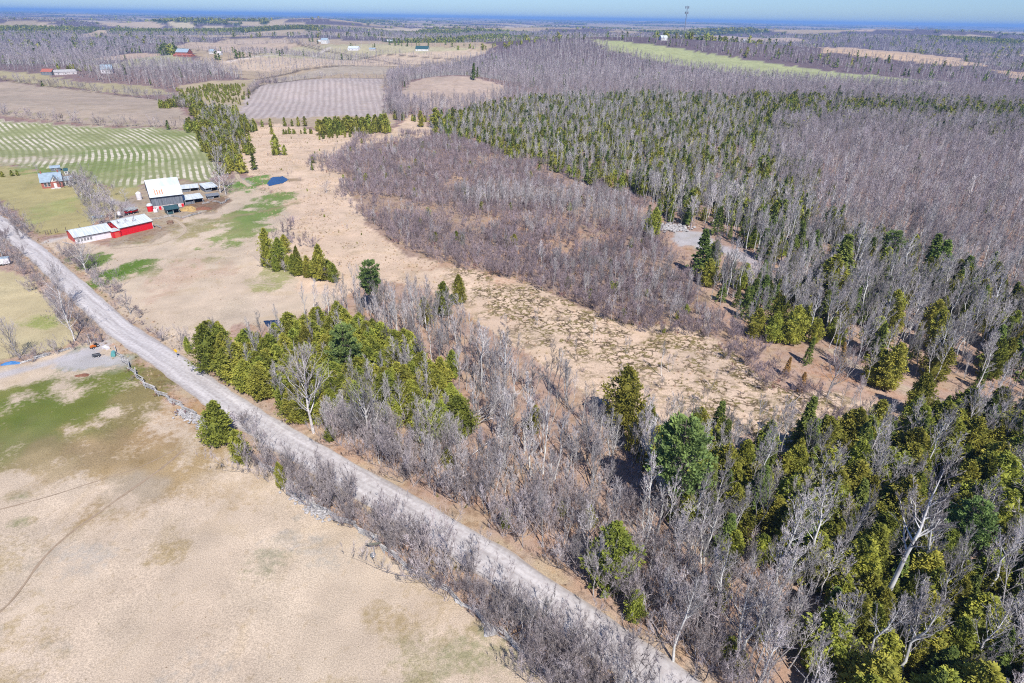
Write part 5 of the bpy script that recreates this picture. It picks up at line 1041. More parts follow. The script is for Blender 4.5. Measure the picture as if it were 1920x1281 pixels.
# gambrel barn
r, L = place('gambrel_barn', (289, 395.2), (346, 387.0), 'weathered grey gambrel barn with rust streaked white roof', 'barn')
W, hf, he, hb, hr_ = 15.0, 2.3, 6.6, 9.8, 12.2
for (x0, x1, y0, y1) in ((0, L, 0, .4), (0, L, W - .4, W), (0, .4, .4, W - .4), (L - .4, L, .4, W - .4)):
    b = MB(); b.box(x0, x1, y0, y1, 0, hf); b.build('foundation_wall', M['whitewash'], r)
nbrd = 0
for y0 in (-.06, W - .06):
    b = MB(); b.box(-.05, L + .05, y0, y0 + .12, hf, he); wl = b.build('board_wall', M['boards'], r)
    rg = random.Random(3); x = -.05
    while x < L - .2 and y0 < 1:
        w_ = .45 + rg.random() * .12; b = MB(); yy = y0 - .03 - rg.random() * .03; b.box(x, min(x + w_, L + .05) - .035, yy, y0 - .002, hf - .1 - rg.random() * .15, he - .05); b.build('plank', M['boards'], wl); x += w_
for x0 in (-.055, L - .06):
    b = MB(); quad_wall(b, [(.06, hf), (W - .06, hf), (W - .06, he), (W - 3.1, hb), (W / 2, hr_), (3.1, hb), (.06, he)], (x0, x0 + .115), 'y'); e_ = b.build('end_wall', M['boards'], r)
    sgn = -1 if x0 < 0 else 1; xx = x0 - .04 if x0 < 0 else x0 + .117
    b = MB(); b.box(xx, xx + .037, 5.7, 9.3, hf + .2, hf + 3.6); b.build('barn_door', M['dark'], e_)
b = MB(); ov = .45
prof = [(-ov - .1, he - .75), (3.0, hb), (W / 2, hr_ + .05), (W - 3.0, hb), (W + ov + .1, he - .75), (W + ov + .1, he - .58), (W - 2.95, hb + .18), (W / 2, hr_ + .24), (2.95, hb + .18), (-ov - .1, he - .58)]
k = len(b.v); n = len(prof)
for x in (-ov, L + ov): b.v += [(x, y, z) for y, z in prof]
b.f += [(k + i, k + (i + 1) % n, k + n + (i + 1) % n, k + n + i) for i in range(n)]
for s_ in (k, k + n):
    for i in range(4): b.f.append((s_ + i, s_ + i + 1, s_ + n - 2 - i, s_ + n - 1 - i))
b.build('roof', M['barn_roof'], r)
b = MB(); b.box(-ov - .02, L + ov + .02, -ov - .16, -ov - .11, he - .82, he - .55); b.build('eave_shade_strip', M['dark'], r)  # dark strip standing in for shade along the barn eave
for i, x in enumerate((2.2, 4.6, 6.8, 9.2, 11.6)):
    doorp(r, x, 1.0, 1.7, (M['red_wall'], M['dark'], M['cream'], M['dark'], M['red_wall'])[i])
# low sheds right of the barn
def low_shed(pa, pb, W, h0, h1, label, roofm, wallm, name='low_shed'):
    r, L = place(name, pa, pb, label, 'shed')
    for x in (0, L - .15): b = MB(); quad_wall(b, [(0, 0), (W, 0), (W, h1), (0, h0)], (x, x + .15), 'y'); b.build('end_wall', wallm, r)
    b = MB(); b.box(.15, L - .15, W - .15, W, 0, h1 - .05); b.build('back_wall', wallm, r)
    nposts = max(2, int(L / 3))
    for i in range(nposts + 1):
        x = .15 + (L - .45) * i / nposts; b = MB(); b.box(x, x + .15, .02, .17, 0, h0); b.build('post', M['wood'], r)
    b = MB(); b.box(.16, L * .5, .05, .12, 0, h0 * .55); b.build('front_boards', wallm, r)
    b = MB(); k = (h1 - h0) / W; b.prism([(-.4, h0 - .4 * k + .01), (W + .3, h1 + .3 * k + .01), (W + .3, h1 + .3 * k + .13), (-.4, h0 - .4 * k + .13)], -.3, L + .3); b.build('roof', roofm, r)
    return r, L
low_shed((347.5, 384.5), (382, 379), 6.0, 2.3, 3.1, 'low open shed with white roof against the barn end', M['white_metal'], M['boards'])
low_shed((342, 361), (373, 357.5), 5.0, 1.8, 2.5, 'long low shed with pale roof behind the barn', M['white_metal'], M['boards'])
low_shed((386, 361), (409, 357), 7.5, 2.0, 2.9, 'square low shed with pale roof under the tall bare tree', M['white_metal'], M['boards'])
low_shed((390, 374), (412, 370.5), 3.0, 1.4, 1.8, 'small grey lean shed in the barnyard corner', M['boards'], M['boards'])
low_shed((314.5, 403), (337.5, 399), 5.0, 2.2, 2.7, 'dark green roofed cattle shelter in front of the barn', M['dark_green'], M['dark_green'], 'cattle_shelter')
# farmhouse
r, L = place('farmhouse', (80, 354.2), (119.5, 350.5), 'red brick farmhouse with blue grey roof and pointed front gable', 'house')
W, h, rr = 10.0, 3.3, 3.4
gable(r, L, W, h, rr, M['brick'], M['slate'], M['brick'], .4)
gx, gw = L * .45, 3.6       # projecting front gable
b = MB(); b.box(gx, gx + gw, -.9, -.003, 0, h); fb = b.build('front_bay', M['brick'], r)
b = MB(); quad_wall(b, [(gx, h), (gx + gw, h), (gx + gw / 2, h + 2.6)], (-.9, -.75), 'x'); b.build('bay_gable', M['cream'], fb)
b = MB(); k = len(b.v); t_ = .13
for s_ in (-1, 1):
    xe = gx + gw / 2 + s_ * (gw / 2 + .3); b.poly([(xe, -1.2, h - .45), (gx + gw / 2, -1.2, h + 2.65), (gx + gw / 2, W / 2, h + 2.65), (xe, .2, h - .45)][::s_])
    b.poly([(xe, -1.2, h - .45 + t_), (gx + gw / 2, -1.2, h + 2.65 + t_), (gx + gw / 2, W / 2, h + 2.65 + t_), (xe, .2, h - .45 + t_)][::-s_])
    b.poly([(xe, -1.2, h - .45), (gx + gw / 2, -1.2, h + 2.65), (gx + gw / 2, -1.2, h + 2.65 + t_), (xe, -1.2, h - .45 + t_)])
b.build('bay_roof', M['slate'], fb)
window(fb, gx + gw / 2 - .35, h + .4, .7, 1.2, -.9); doorp(fb, gx + gw / 2 - .6, 1.2, 2.2, M['cream'], -.9, .3)
window(r, 1.2, 1.0, 1.0, 1.6); window(r, 2.7, 1.0, 1.0, 1.6); window(r, L - 1.9, 1.0, 1.0, 1.6)
b = MB(); b.box(gx - .3, gx + gw + .3, -2.6, -.92, 0, .3); b.build('porch_step', M['whitewash'], r)
for x in (.6, L - 1.2): b = MB(); b.box(x, x + .6, W / 2 - .3, W / 2 + .3, h + rr - .3, h + rr + 1.1); b.build('chimney', M['brick'], r)
rw = empty('house_wing', (0, 0, 0)); rw.parent = r; rw.location = (L + .02, 2.0, 0)
gable_ = MB(); gable_.box(0, 4.6, 0, 5, 0, 2.7); gable_.build('wing_wall', M['cream'], rw)
b = MB(); b.prism([(-.35, 2.6), (2.5, 4.3), (5.35, 2.6), (5.35, 2.74), (2.5, 4.45), (-.35, 2.74)], 0.01, 4.95); b.build('wing_roof', M['slate'], rw)
window(rw, 1.4, 1.0, .9, 1.3); window(rw, 3.2, 1.0, .8, 1.3)
def small_house(pa, pb, W, h, rr, wallm, roofm, label, cat='house', name='distant_house', group=None, win=3):
    r, L = place(name, pa, pb, label, cat, group); gable(r, L, W, h, rr, wallm, roofm, None, .3)
    for i in range(win): window(r, L * (i + .5) / max(win, 1) - .5, h * .35, 1.0, h * .35)
    return r
small_house((122, 327.5), (128.5, 327), 2.5, 2.2, .8, M['cream'], M['dark_green'], 'tiny dark roofed outbuilding behind the farmhouse', 'shed', 'outbuilding', None, 1)
small_house((96, 321.5), (114, 320), 4, 1.8, .8, M['boards'], M['slate'], 'low grey outbuilding behind the farmhouse', 'shed', 'outbuilding', None, 1)
FAR = [((190, 138), (212, 138), 14, 5, 5, 'white_wall', 'slate', 'pale blue roofed barn beyond the tan field', 'barn'),
       ((78, 141), (98, 141.5), 10, 4, 3, 'boards', 'brick', 'brown red roofed low building at the upper left wood', 'barn'),
       ((103, 141.5), (145, 139), 12, 3.4, 2.4, 'whitewash', 'stone', 'long pale farm building at the upper left wood', 'barn'),
       ((330, 104), (352, 103), 16, 5, 5, 'brick', 'slate', 'blue grey roofed farm building by two spruces', 'barn'),
       ((325, 106), (358, 107), 10, 2.6, 1.6, 'brick', 'brick', 'long rusty red shed in front of the blue grey barn', 'shed'),
       ((392, 101), (400, 101), 9, 4, 3, 'cream', 'slate', 'white house left of the far spruce row', 'house'),
       ((407, 104), (414, 104), 8, 3, 3, 'cream', 'whitewash', 'small white house among the far spruces', 'house'),
       ((602, 82), (614, 82), 12, 7, 4, 'cream', 'slate', 'tall white farmhouse beside dark hedges on the far hill', 'house'),
       ((595, 78.5), (603, 78.5), 10, 3, 2, 'cream', 'white_metal', 'low white roofed garage by the far white farmhouse', 'shed'),
       ((652, 95), (671, 95), 14, 4, 4, 'white_wall', 'white_metal', 'white barn at the middle far farm', 'barn'),
       ((692, 95), (703, 95), 9, 3, 2, 'whitewash', 'slate', 'small grey house right of the middle far barn', 'house'),
       ((726, 79), (743, 79), 16, 3.5, 3, 'boards', 'white_metal', 'long white roofed barn at the far wood edge', 'barn'),
       ((779, 96), (803, 96), 16, 4, 5, 'cream', 'dark_green', 'dark teal roofed building alone on the far field', 'house'),
       ((1240, 76), (1252, 76), 16, 5, 4, 'cream', 'white_metal', 'white farm buildings beyond the wooded hill', 'house'),
       ((1270, 71), (1278, 71), 12, 6, 4, 'cream', 'white_metal', 'white house left of the radio tower', 'house'),
       ((1394, 80), (1402, 80), 14, 6, 5, 'cream', 'white_metal', 'white house beyond the ridge field', 'house')]
for pa, pb, W, h, rr, wm_, rm_, lab, cat in FAR: small_house(pa, pb, W, h, rr, M[wm_], M[rm_], lab, cat, 'distant_' + cat)

# ------------------------------------------------------------------ farm things
def root_at(name, px, py, rz, label, cat, group=None):
    P = at(px, py); return empty(name, (P[0], P[1], gz(*P)), rz, label, cat, group)
r = root_at('grain_bin', 283, 396, 0, 'short red grain bin with white domed top at the barn corner', 'bin')
b = MB(); b.lathe([(0, 0), (1.25, 0), (1.25, 2.6), (1.15, 2.6)], 14); b.build('bin_wall', M['red_wall'], r); b = MB(); b.lathe([(1.35, 2.55), (1.25, 2.9), (.9, 3.35), (.4, 3.6), (.01, 3.66)], 14); b.build('dome', M['white_metal'], r)
r = root_at('white_tank', 293, 398, .2, 'white plastic tank standing beside the grain bin', 'tank')
b = MB(); b.box(-.8, .8, -.7, .7, .15, 1.5); b.build('tank_body', M['white_wall'], r); b = MB(); b.box(-.9, .9, -.8, .8, 0, .14); b.build('pallet', M['wood'], r); b = MB(); b.lathe([(.25, 1.5), (.25, 1.65), (.01, 1.66)], 8); b.build('lid', M['red_wall'], r)
r = root_at('white_silo', 262, 374, 0, 'white cylinder tank behind the left end of the barn', 'tank')
b = MB(); b.lathe([(0, 0), (1.2, 0), (1.2, 3.0), (.7, 3.6), (.01, 3.8)], 14); b.build('tank_body', M['white_wall'], r); b = MB(); b.lathe([(1.24, .9), (1.26, .95), (1.24, 1.0)], 14); b.build('hoop', M['steel'], r)
def wheel(root, x, y, z, rad, wd=.25, m=None):
    b = MB(); b.tube((x, y - wd / 2, z), (x, y + wd / 2, z), rad, n=12); w_ = b.build('wheel', m or M['black'], root); b = MB(); b.tube((x, y - wd / 2 - .01, z), (x, y + wd / 2 + .01, z), rad * .45, n=8); b.build('rim', M['cream'], w_)
for i, (px, py) in enumerate(((243, 402), (252, 400.5))):
    r = root_at('hopper_wagon', px, py, 1.2, ('left' if not i else 'right') + ' red hopper wagon with pale slatted sides above the red shed', 'wagon', 'red hopper wagons')
    b = MB(); b.prism([(-.6, .9), (.6, .9), (1.05, 1.7), (-1.05, 1.7)], -1.6, 1.6); b.build('hopper', M['red_wall'], r)
    b = MB(); b.box(-1.65, 1.65, -1.1, 1.1, 1.7, 1.78); b.build('rim_board', M['dark'], r)
    for k in range(6):
        for y in (-1.08, 1.03): x = -1.6 + k * .62; b = MB(); b.box(x, x + .3, y, y + .05, 1.78, 2.9); b.build('slat', M['white_metal'], r)
    for x in (-1.2, 1.2):
        for y in (-.8, .8): wheel(r, x, y, .42, .42)
    b = MB(); b.tube((1.6, 0, .7), (3.2, 0, .4), .06); b.build('drawbar', M['dark'], r)
r = root_at('feed_bin', 225.5, 409, 0, 'small white feed bin on the lane behind the red shed', 'bin')
b = MB(); b.lathe([(.2, .8), (.7, 1.4), (.7, 2.6), (.2, 3.0), (.01, 3.05)], 12); b.build('hopper', M['white_wall'], r)
for a_ in range(4): b = MB(); b.tube((.6 * math.cos(a_ * 1.57), .6 * math.sin(a_ * 1.57), 0), (.6 * math.cos(a_ * 1.57), .6 * math.sin(a_ * 1.57), 1.5), .05); b.build('leg', M['steel'], r)
r = root_at('hay_feeder', 319.5, 419.5, 0, 'round rusty hay feeder ring on the bare barnyard', 'feeder')
for z in (.1, .6, 1.1):
    b = MB()
    for k in range(16): a1, a2 = k * math.pi / 8, (k + 1) * math.pi / 8; b.tube((1.2 * math.cos(a1), 1.2 * math.sin(a1), z), (1.2 * math.cos(a2), 1.2 * math.sin(a2), z), .07, n=5)
    b.build('hoop', M['rust'], r)
for k in range(12): a1 = k * math.pi / 6; b = MB(); b.tube((1.2 * math.cos(a1), 1.2 * math.sin(a1), 0), (1.2 * math.cos(a1), 1.2 * math.sin(a1), 1.15), .04, n=5); b.build('bar', M['rust'], r)
def mound(name, px, py, rx, ry, h, m, label, cat, rz=0):
    r = root_at(name, px, py, rz, None, None); P = r.location.copy(); bpy.data.objects.remove(r)
    rg = np.random.default_rng(int(px)); n, k = 14, 22; V = []; F = []
    for j in range(n + 1):
        for i in range(k):
            a = 2 * math.pi * i / k; q = j / n; w_ = 1 + .18 * math.sin(3 * a + px) + .1 * math.sin(5 * a); z = h * (1 - q * q) ** 1.2 * (1 + rg.normal(0, .12)) - (.15 if j == n else 0)
            V.append((rx * q * w_ * math.cos(a), ry * q * w_ * math.sin(a), z))
    F = [(j * k + i, (j + 1) * k + i, (j + 1) * k + (i + 1) % k, j * k + (i + 1) % k) for j in range(n) for i in range(k)]
    b = MB(); b.v = V; b.f = F; o = b.build(name, m); o.location = P; o.rotation_euler = (0, 0, rz); tag(o, label, cat); return o
mound('straw_pile', 356, 394, 4.2, 3.0, 1.7, M['straw'], 'golden straw pile beside the low barn shed', 'straw pile')
mound('manure_pile', 381, 392, 4.5, 2.2, .9, M['rust'], 'flat brown manure heap right of the straw pile', 'manure heap', .3)
mound('boulder', 919, 1184, 1.15, .95, 1.25, M['stone'], 'large grey boulder at the field edge below the rail fence', 'boulder')
mound('dirt_heap', 155, 704, 1.8, .8, .35, M['rust'], 'small dark dirt heap on the green pasture', 'dirt heap', .2)
# satellite dish
r = root_at('satellite_dish', 702, 1036, .15, 'old grey green satellite dish beside the rail fence', 'satellite dish')
b = MB(); b.tube((0, 0, 0), (0, 0, 1.5), .09, n=8); b.build('pole', M['steel'], r)
dm = mat('dish_mesh', (.22, .23, .19), .6, (.17, .18, .15), 3, .3)
b = MB(); prof = [(.05 + 1.35 * q / 8, .42 * (q / 8) ** 2) for q in range(9)]; b.lathe(prof, 24); k = len(b.v); b.lathe([(p, z - .05) for p, z in reversed(prof)], 24); d = b.build('dish', dm, r); d.location = (0, 0, 1.6); d.rotation_euler = (math.radians(-48), 0, 0)
for a_ in (0, 2.1, 4.2): b = MB(); b.tube((1.3 * math.cos(a_), 1.3 * math.sin(a_), .42), (0, 0, 1.35), .03, n=5); o = b.build('feed_arm', M['steel'], d)
b = MB(); b.tube((0, 0, 1.25), (0, 0, 1.6), .14, n=8); b.build('feed_horn', M['steel'], d)
r = root_at('round_tub', 699.5, 1044, 0, 'small round grey tub on the grass below the dish', 'tub')
b = MB(); b.lathe([(0, 0), (.38, 0), (.45, .5), (.40, .5), (.36, .08), (0, .08)], 14); b.build('tub_body', M['steel'], r); b = MB(); b.lathe([(.45, .46), (.5, .5), (.45, .54), (.41, .5)], 14); b.build('lip', M['steel'], r)
# road sign
r = root_at('warning_sign', 333, 671, 0, 'yellow diamond warning sign at the right verge of the road', 'road sign')
b = MB(); b.box(-.05, .05, -.05, .05, 0, 2.6); b.build('post', M['wood'], r)
b = MB(); b.prism([(0, -.62), (.62, 0), (0, .62), (-.62, 0)], 0, .03); o = b.build('sign_plate', M['yellow'], r); o.location = (0, -.06, 2.15); o.rotation_euler = (0, 0, -math.pi / 2 - .35)
# things by the old gate
r = root_at('garden_tractor', 178, 652, -1.9, 'small orange and black garden tractor at the gate', 'tractor')
b = MB(); b.box(.1, 1.05, -.3, .3, .5, .95); b.build('hood', M['orange'], r); b = MB(); b.box(-.9, .15, -.45, .45, .4, .55); b.build('deck', M['orange'], r); b = MB(); b.box(-.65, -.25, -.25, .25, .6, .75); b.box(-.75, -.62, -.25, .25, .7, 1.15); b.build('seat', M['black'], r)
b = MB(); b.tube((.05, 0, .9), (-.15, 0, 1.2), .03); b.lathe([(.2, 1.18), (.22, 1.2), (.2, 1.22), (.18, 1.2)], 10, (-.15, 0, 0)); b.build('steering_wheel', M['black'], r)
for x, q in ((-.6, .42), (.8, .28)):
    for y in (-.45, .45): wheel(r, x, y, q, q, .22)
r = root_at('flat_cart', 181, 669, .5, 'small open cart with black wheels on the gravel pad', 'cart')
b = MB(); b.box(-.9, .9, -.5, .5, .45, .52); b.build('bed', M['steel'], r)
for y in (-.5, .47): b = MB(); b.box(-.9, .9, y, y + .03, .52, .75); b.build('side_rail', M['dark'], r)
for x in (-.5, .5):
    for y in (-.55, .55): wheel(r, x, y, .25, .25, .14)
b = MB(); b.tube((.9, 0, .45), (1.9, 0, .2), .03); b.build('drawbar', M['dark'], r)
r = root_at('white_trough', 199, 654, -.5, 'white bathtub trough beside the gate', 'trough')
b = MB(); b.prism([(-.4, 0), (.4, 0), (.5, .6), (.42, .6), (.34, .1), (-.34, .1), (-.42, .6), (-.5, .6)], -.9, .9); b.build('tub', M['white_wall'], r); b = MB(); b.box(-.96, -.9, -.5, .5, 0, .62); b.box(.9, .96, -.5, .5, 0, .62); b.build('end_panel', M['white_wall'], r)
r = root_at('teal_tank', 213.5, 667, -1.1, 'teal oval tank lying against the fence end', 'tank')
b = MB(); b.tube((-.9, 0, .6), (.9, 0, .6), .55, n=14); b.build('tank_body', M['teal'], r)
for x in (-.6, .6): b = MB(); b.box(x - .06, x + .06, -.5, .5, 0, .35); b.build('cradle', M['dark'], r)
for i, (px, py, h, lab) in enumerate(((170, 643, 2.6, 'thick pale gate post left of the tractor'), (178, 641, 2.2, 'gate post just right of the pale one'), (193, 641, 2.3, 'dark gate post nearest the road'), (166, 647, 1.6, 'short leaning post beside the old lane'))):
    P = at(px, py); b = MB(); b.tube((0, 0, 0), (.08 * (i % 2), 0, h), .16 if i == 0 else .11, n=7); o = b.build('gate_post', M['whitewash'] if i == 0 else M['dark_bark'] if i == 2 else M['wood']); o.location = (P[0], P[1], gz(*P)); tag(o, lab, 'post')
r = root_at('farm_gate', 178, 642, 0, 'grey metal bar gate closing the old lane', 'gate'); A, rz, L = frame((178, 642), (193, 642)); r.rotation_euler = (0, 0, rz)
for z in (.3, .6, .9, 1.2): b = MB(); b.tube((.1, 0, z), (L - .1, 0, z), .035, n=5); b.build('bar', M['steel'], r)
for x in (.12, L / 2, L - .12): b = MB(); b.tube((x, .04, .25), (x, .04, 1.25), .035, n=5); b.build('upright', M['steel'], r)
def pile(px1, py1, px2, py2, n, rad, label):
    A, rz, L = frame((px1, py1), (px2, py2)); r = empty('pole_pile', (A[0], A[1], gz(*A)), rz, label, 'pole pile'); rg = random.Random(int(px1))
    for k in range(n):
        y = (k % 4) * rad * 2.3 + rg.uniform(-.1, .1); z = rad + (k // 4) * rad * 1.8; a = rg.uniform(-.06, .06); b = MB(); b.tube((rg.uniform(-.3, .3), y, z), (L + rg.uniform(-.6, .6), y + a * L, z + .02), rad, rad * .8, 6); b.build('pole', M['wood'], r)
pile(66, 674, 93, 666, 8, .14, 'stack of pale poles along the old lane')
pile(112, 661, 132, 655, 6, .13, 'short stack of grey poles nearer the gate')
pile(40, 682, 62, 676, 5, .12, 'grey poles beside the blue tarp')
mound('blue_tarp', 22, 682, 2.6, .8, .6, M['blue'], 'crumpled blue tarp at the left edge of the lane', 'tarp', .25)
# parked trailer and car
r = root_at('white_trailer', 4, 497, .5, 'white topped trailer half hidden in brush at the left edge', 'trailer')
b = MB(); b.box(-2.6, 2.6, -1.1, 1.1, .6, 2.5); b.build('body', M['white_wall'], r); b = MB(); b.prism([(-1.15, 2.5), (1.15, 2.5), (.9, 2.7), (-.9, 2.7)], -2.65, 2.65); b.build('roof', M['slate'], r)
for x in (-.5, .5):
    for y in (-1.1, 1.1): wheel(r, x, y, .38, .38)
b = MB(); b.tube((2.6, 0, .5), (4.0, 0, .45), .06); b.build('hitch', M['dark'], r)
r = root_at('parked_car', 184, 409, .3, 'pale blue grey old car parked in the brush by the shed', 'car')
b = MB(); b.prism([(-.85, .3), (.85, .3), (.9, .7), (.8, .9), (-.8, .9), (-.9, .7)], -2.1, 2.1); b.build('body', M['slate'], r); b = MB(); k = 0
b.v = [(-1.2, -.75, .9), (1.1, -.75, .9), (1.1, .75, .9), (-1.2, .75, .9), (-.8, -.62, 1.4), (.5, -.62, 1.4), (.5, .62, 1.4), (-.8, .62, 1.4)]; b.f = [(4, 5, 6, 7), (0, 1, 5, 4), (1, 2, 6, 5), (2, 3, 7, 6), (3, 0, 4, 7)]; cb = b.build('cabin', M['glass'], r); b = MB(); b.box(-.82, .52, -.64, .64, 1.4, 1.44); b.build('roof_panel', M['slate'], cb)
for x in (-1.3, 1.3):
    for y in (-.8, .8): wheel(r, x, y, .33, .33, .2)
# utility pole, fence posts
r = root_at('utility_pole', 186, 357, .3, 'tall pale utility pole right of the farmhouse', 'utility pole'); h = height_to(at(186, 357), 329)
b = MB(); b.tube((0, 0, 0), (0, 0, h), .17, .12, 8); b.build('pole', M['birch'], r); b = MB(); b.box(-1.1, 1.1, -.07, .07, h - .9, h - .75); b.build('crossarm', M['wood'], r)
for x in (-.9, 0, .9): b = MB(); b.lathe([(.07, h - .75), (.09, h - .6), (.01, h - .5)], 8, (x, 0, 0)); b.build('insulator', M['cream'], r)
for i, (px, py) in enumerate(((86, 440), (91, 440), (96, 439), (104, 437), (108, 436), (124, 433), (149, 428))):
    P = at(px, py); b = MB(); b.tube((0, 0, 0), (.12, .03, 1.7), .13, .1, 6); o = b.build('fence_post', M['dark_bark']); o.location = (P[0], P[1], gz(*P)); tag(o, 'dark leaning fence post, number %s from the road, beside the shed lane' % ('one', 'two', 'three', 'four', 'five', 'six', 'seven')[i], 'post', 'fence posts beside the shed lane')
# split rail fences: every rail a part
def rail_fence(pts, label, per=5, panel=2.9, zig=.55, limit=290, skip=None, name='rail_fence'):
    P = WP(pts) if not isinstance(pts, np.ndarray) else pts; seg = np.hypot(*np.diff(P, axis=0).T); s = np.concatenate([[0], np.cumsum(seg)]); tt = np.arange(0, s[-1], panel); x = np.interp(tt, s, P[:, 0]); y = np.interp(tt, s, P[:, 1])
    g = np.gradient(np.stack([x, y], -1), axis=0); g /= np.linalg.norm(g, axis=1)[:, None]; q = np.array([(-1) ** i for i in range(len(tt))]) * zig / 2; x = x - g[:, 1] * q; y = y + g[:, 0] * q
    r = empty(name, (x[0], y[0], gz(x[0], y[0])), 0, label, 'fence'); bpy.context.view_layer.update(); n = 0; base = Vector(r.location); rg = random.Random(len(tt)); shapes = []
    for k in range(4):
        b = MB(); e1, e2 = rg.uniform(-.25, .25), rg.uniform(-.25, .25); b.tube((-.25, 0, 0), (.5, .02, .01), .085, .10, 5); b.tube((.5, .02, .01), (1.25, 0, 0), .10, .075, 5); me = bpy.data.meshes.new('rail'); me.from_pydata(b.v, [], b.f); me.materials.append(M['wood']); shapes.append(me)
    for i in range(len(tt) - 1):
        if skip and skip(i / len(tt)): continue
        A = Vector((x[i], y[i], gz(x[i], y[i]))) - base; B = Vector((x[i + 1], y[i + 1], gz(x[i + 1], y[i + 1]))) - base; d = B - A; az = math.atan2(d.y, d.x); fall = rg.random() < .18
        for k in range(per):
            if n >= limit or rg.random() < .1: continue
            z = (.15 + k * .27 + (i % 2) * .12) * (.45 if fall else 1); o = link('rail', shapes[rg.randrange(4)], r); o.location = A + Vector((rg.uniform(-.05, .05), rg.uniform(-.05, .05) + (rg.uniform(-.5, .5) if fall else 0), z)); o.rotation_euler = (0, rg.uniform(-.04, .04), az + rg.uniform(-.03, .03)); o.scale = (d.length, 1, 1); n += 1
    return r
rail_fence(FENCE_PX[:6] + [(385, 790)], 'zigzag split rail fence along the upper road beside the green pasture', 5)
rail_fence(FENCE_PX[7:], 'long grey split rail fence between the tan pasture and roadside brush', 5)
rail_fence([(287, 412), (303, 410), (320, 406), (345, 409)], 'grey rail fence in front of the barnyard', 3, 2.6, .2)
rail_fence([(345, 409), (370, 402), (392, 397)], 'grey rail fence past the straw pile', 3, 2.6, .2)
rail_fence([(382, 383), (400, 378), (418, 383), (432, 372)], 'tumbled rail fence at the barnyard corner', 3, 2.4, .5)
rail_fence([(292, 424), (300, 426), (304, 432)], 'short rail fence beside the red shed end', 3, 2.2, .2)
rail_fence([(118, 456), (130, 458), (140, 462)], 'broken rail fence at the shed lane mouth', 2, 2.2, .4)
# stone rows
def stones(pts, n, spread, rmax, label):
    P = WP(pts); seg = np.hypot(*np.diff(P, axis=0).T); s = np.concatenate([[0], np.cumsum(seg)]); b = MB(); rg = random.Random(n)
    for k in range(n):
        t = rg.random() * s[-1]; x = float(np.interp(t, s, P[:, 0])) + rg.gauss(0, spread); y = float(np.interp(t, s, P[:, 1])) + rg.gauss(0, spread); q = rg.uniform(.12, rmax); b.blob((x, y, gz(x, y) + q * .4 + rg.random() * .25), q, rg, 6, 4, .7, .2)
    tag(b.build('stone_row', M['stone']), label, None, None, 'stuff')
stones([(335, 772), (360, 785), (385, 800), (400, 812)], 420, .8, .34, 'grey field stones heaped along the upper rail fence')
stones([(535, 905), (560, 932), (585, 953), (615, 972)], 420, .8, .34, 'grey field stones heaped below the little cedar')
stones([(1225, 425), (1250, 430), (1280, 428)], 260, 3, .9, 'rocks scattered along the back of the gravel clearing')
# ponds
def pond(px, m, name):
    P = WP(px); c = P.mean(0); b = MB(); n = 60; rg = random.Random(3); ang = np.linspace(0, 1, n, endpoint=False) * len(P); B = [P[int(a)] * (1 - a % 1) + P[(int(a) + 1) % len(P)] * (a % 1) for a in ang]
    B = [c + (q - c) * (1 + rg.uniform(-.07, .07)) for q in B]; V = []
    for k in range(6):
        for q in B: p = c + (q - c) * (k / 5 + .001); V.append((p[0], p[1], gz(*p) + .10))
    b.v = V; b.f = [(k * n + i, (k + 1) * n + i, (k + 1) * n + (i + 1) % n, k * n + (i + 1) % n) for k in range(5) for i in range(n)]
    a = b.f[0]; p0, p1, p2 = (Vector(V[i]) for i in a[:3])
    if (p1 - p0).cross(p2 - p0).z < 0: b.f = [f[::-1] for f in b.f]
    tag(b.build(name, m), None, None, None, 'structure')
pond([(501, 344), (509, 333), (530, 331), (541, 337), (530, 344), (520, 346), (505, 349)], M['water'], 'pond')
pond([(494, 602), (524, 600), (530, 610), (502, 614)], M['dark_water'], 'pond')
pond([(1333, 462), (1350, 466), (1358, 476), (1345, 474), (1335, 468)], M['water'], 'pond')
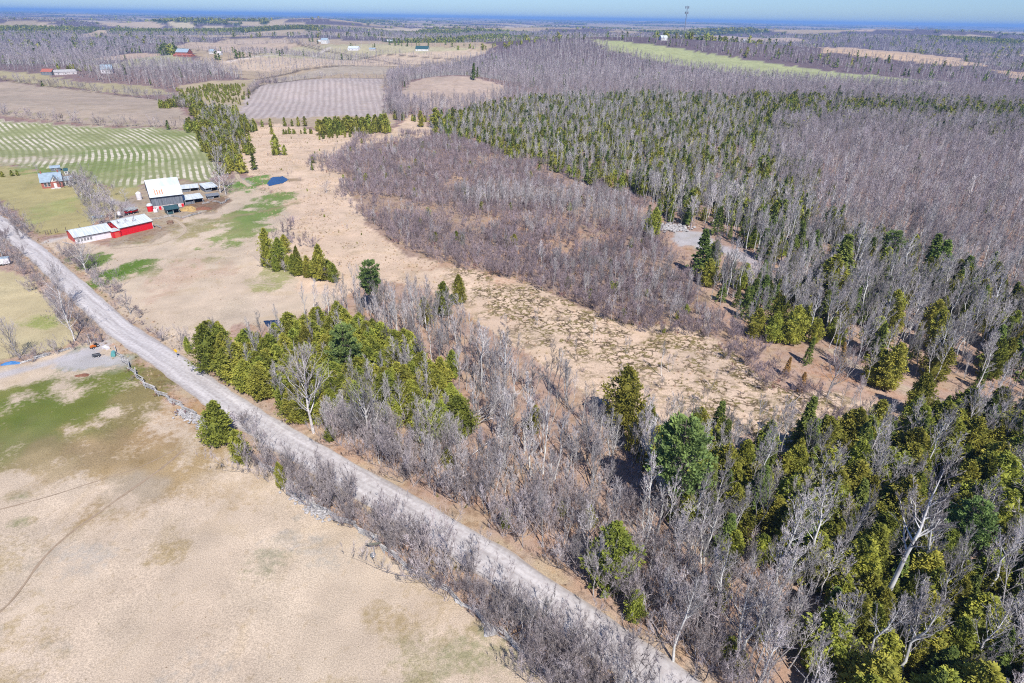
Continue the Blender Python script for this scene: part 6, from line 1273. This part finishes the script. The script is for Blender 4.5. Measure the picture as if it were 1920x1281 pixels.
# fallen trunks
for i, (p1, p2, lab) in enumerate((((842, 838), (985, 745), 'long fallen grey tree lying across the open wood'), ((875, 790), (950, 735), 'fallen grey tree above the long one'), ((880, 860), (1010, 790), 'lower fallen tree in the open wood'), ((1500, 745), (1470, 770), 'fallen pale log at the end of the marsh'), ((1455, 1085), (1520, 1065), 'fallen tree at the foot of the white birch'))):
    A, rz, L = frame(p1, p2); T, K_ = TPL[('bare_tree', 0)][i % 6]; r = empty('fallen_tree', (A[0], A[1], gz(*A) + .5), 0, lab, 'fallen tree', None, (L / 10 * .7,) * 2 + (L / 10,)); r.rotation_euler = (0, math.radians(86), rz); link('trunk', T, r); link('crown', K_, r)
# radio tower
def tower():
    d = (1283 - 960) * RT - (60 - 640.5) * UP + FOC * FW; d = d / np.hypot(d[0], d[1]); x, y = d[0] * 1500, d[1] * 1500; g = gz(x, y); top = height_to((x, y), 12)
    r = empty('radio_tower', (x, y, g), 0, 'tall lattice radio tower with antennas on the skyline', 'tower'); n = 34; wdt = .9
    for k in range(3):
        a = k * 2.094; b = MB(); b.tube((wdt * math.cos(a), wdt * math.sin(a), 0), (wdt * .8 * math.cos(a), wdt * .8 * math.sin(a), top), .28, .2, 5); b.build('mast_leg', M['steel'], r)
    b = MB()
    for j in range(n):
        z0, z1 = top * j / n, top * (j + 1) / n
        for k in range(3):
            a, c = k * 2.094, (k + 1) * 2.094; b.tube((wdt * math.cos(a), wdt * math.sin(a), z0), (wdt * math.cos(c), wdt * math.sin(c), z1), .12, .12, 3)
    b.build('lattice', M['steel'], r)
    for z, q in ((top - 2, 3.4), (top - 12, 3.0)):
        for k in range(3): a = k * 2.094 + .4; b = MB(); b.box(-1.0, 1.0, -.6, .6, z - 2.2, z + 2.2); o = b.build('antenna', M['steel'], r); o.location = (q * math.cos(a), q * math.sin(a), 0); o.rotation_euler = (0, 0, a)
    b = MB(); b.tube((0, 0, top), (0, 0, top + 2), .2, .1, 5); b.build('spire', M['steel'], r)
tower()
make_trees()
print('trees', len(TREES))
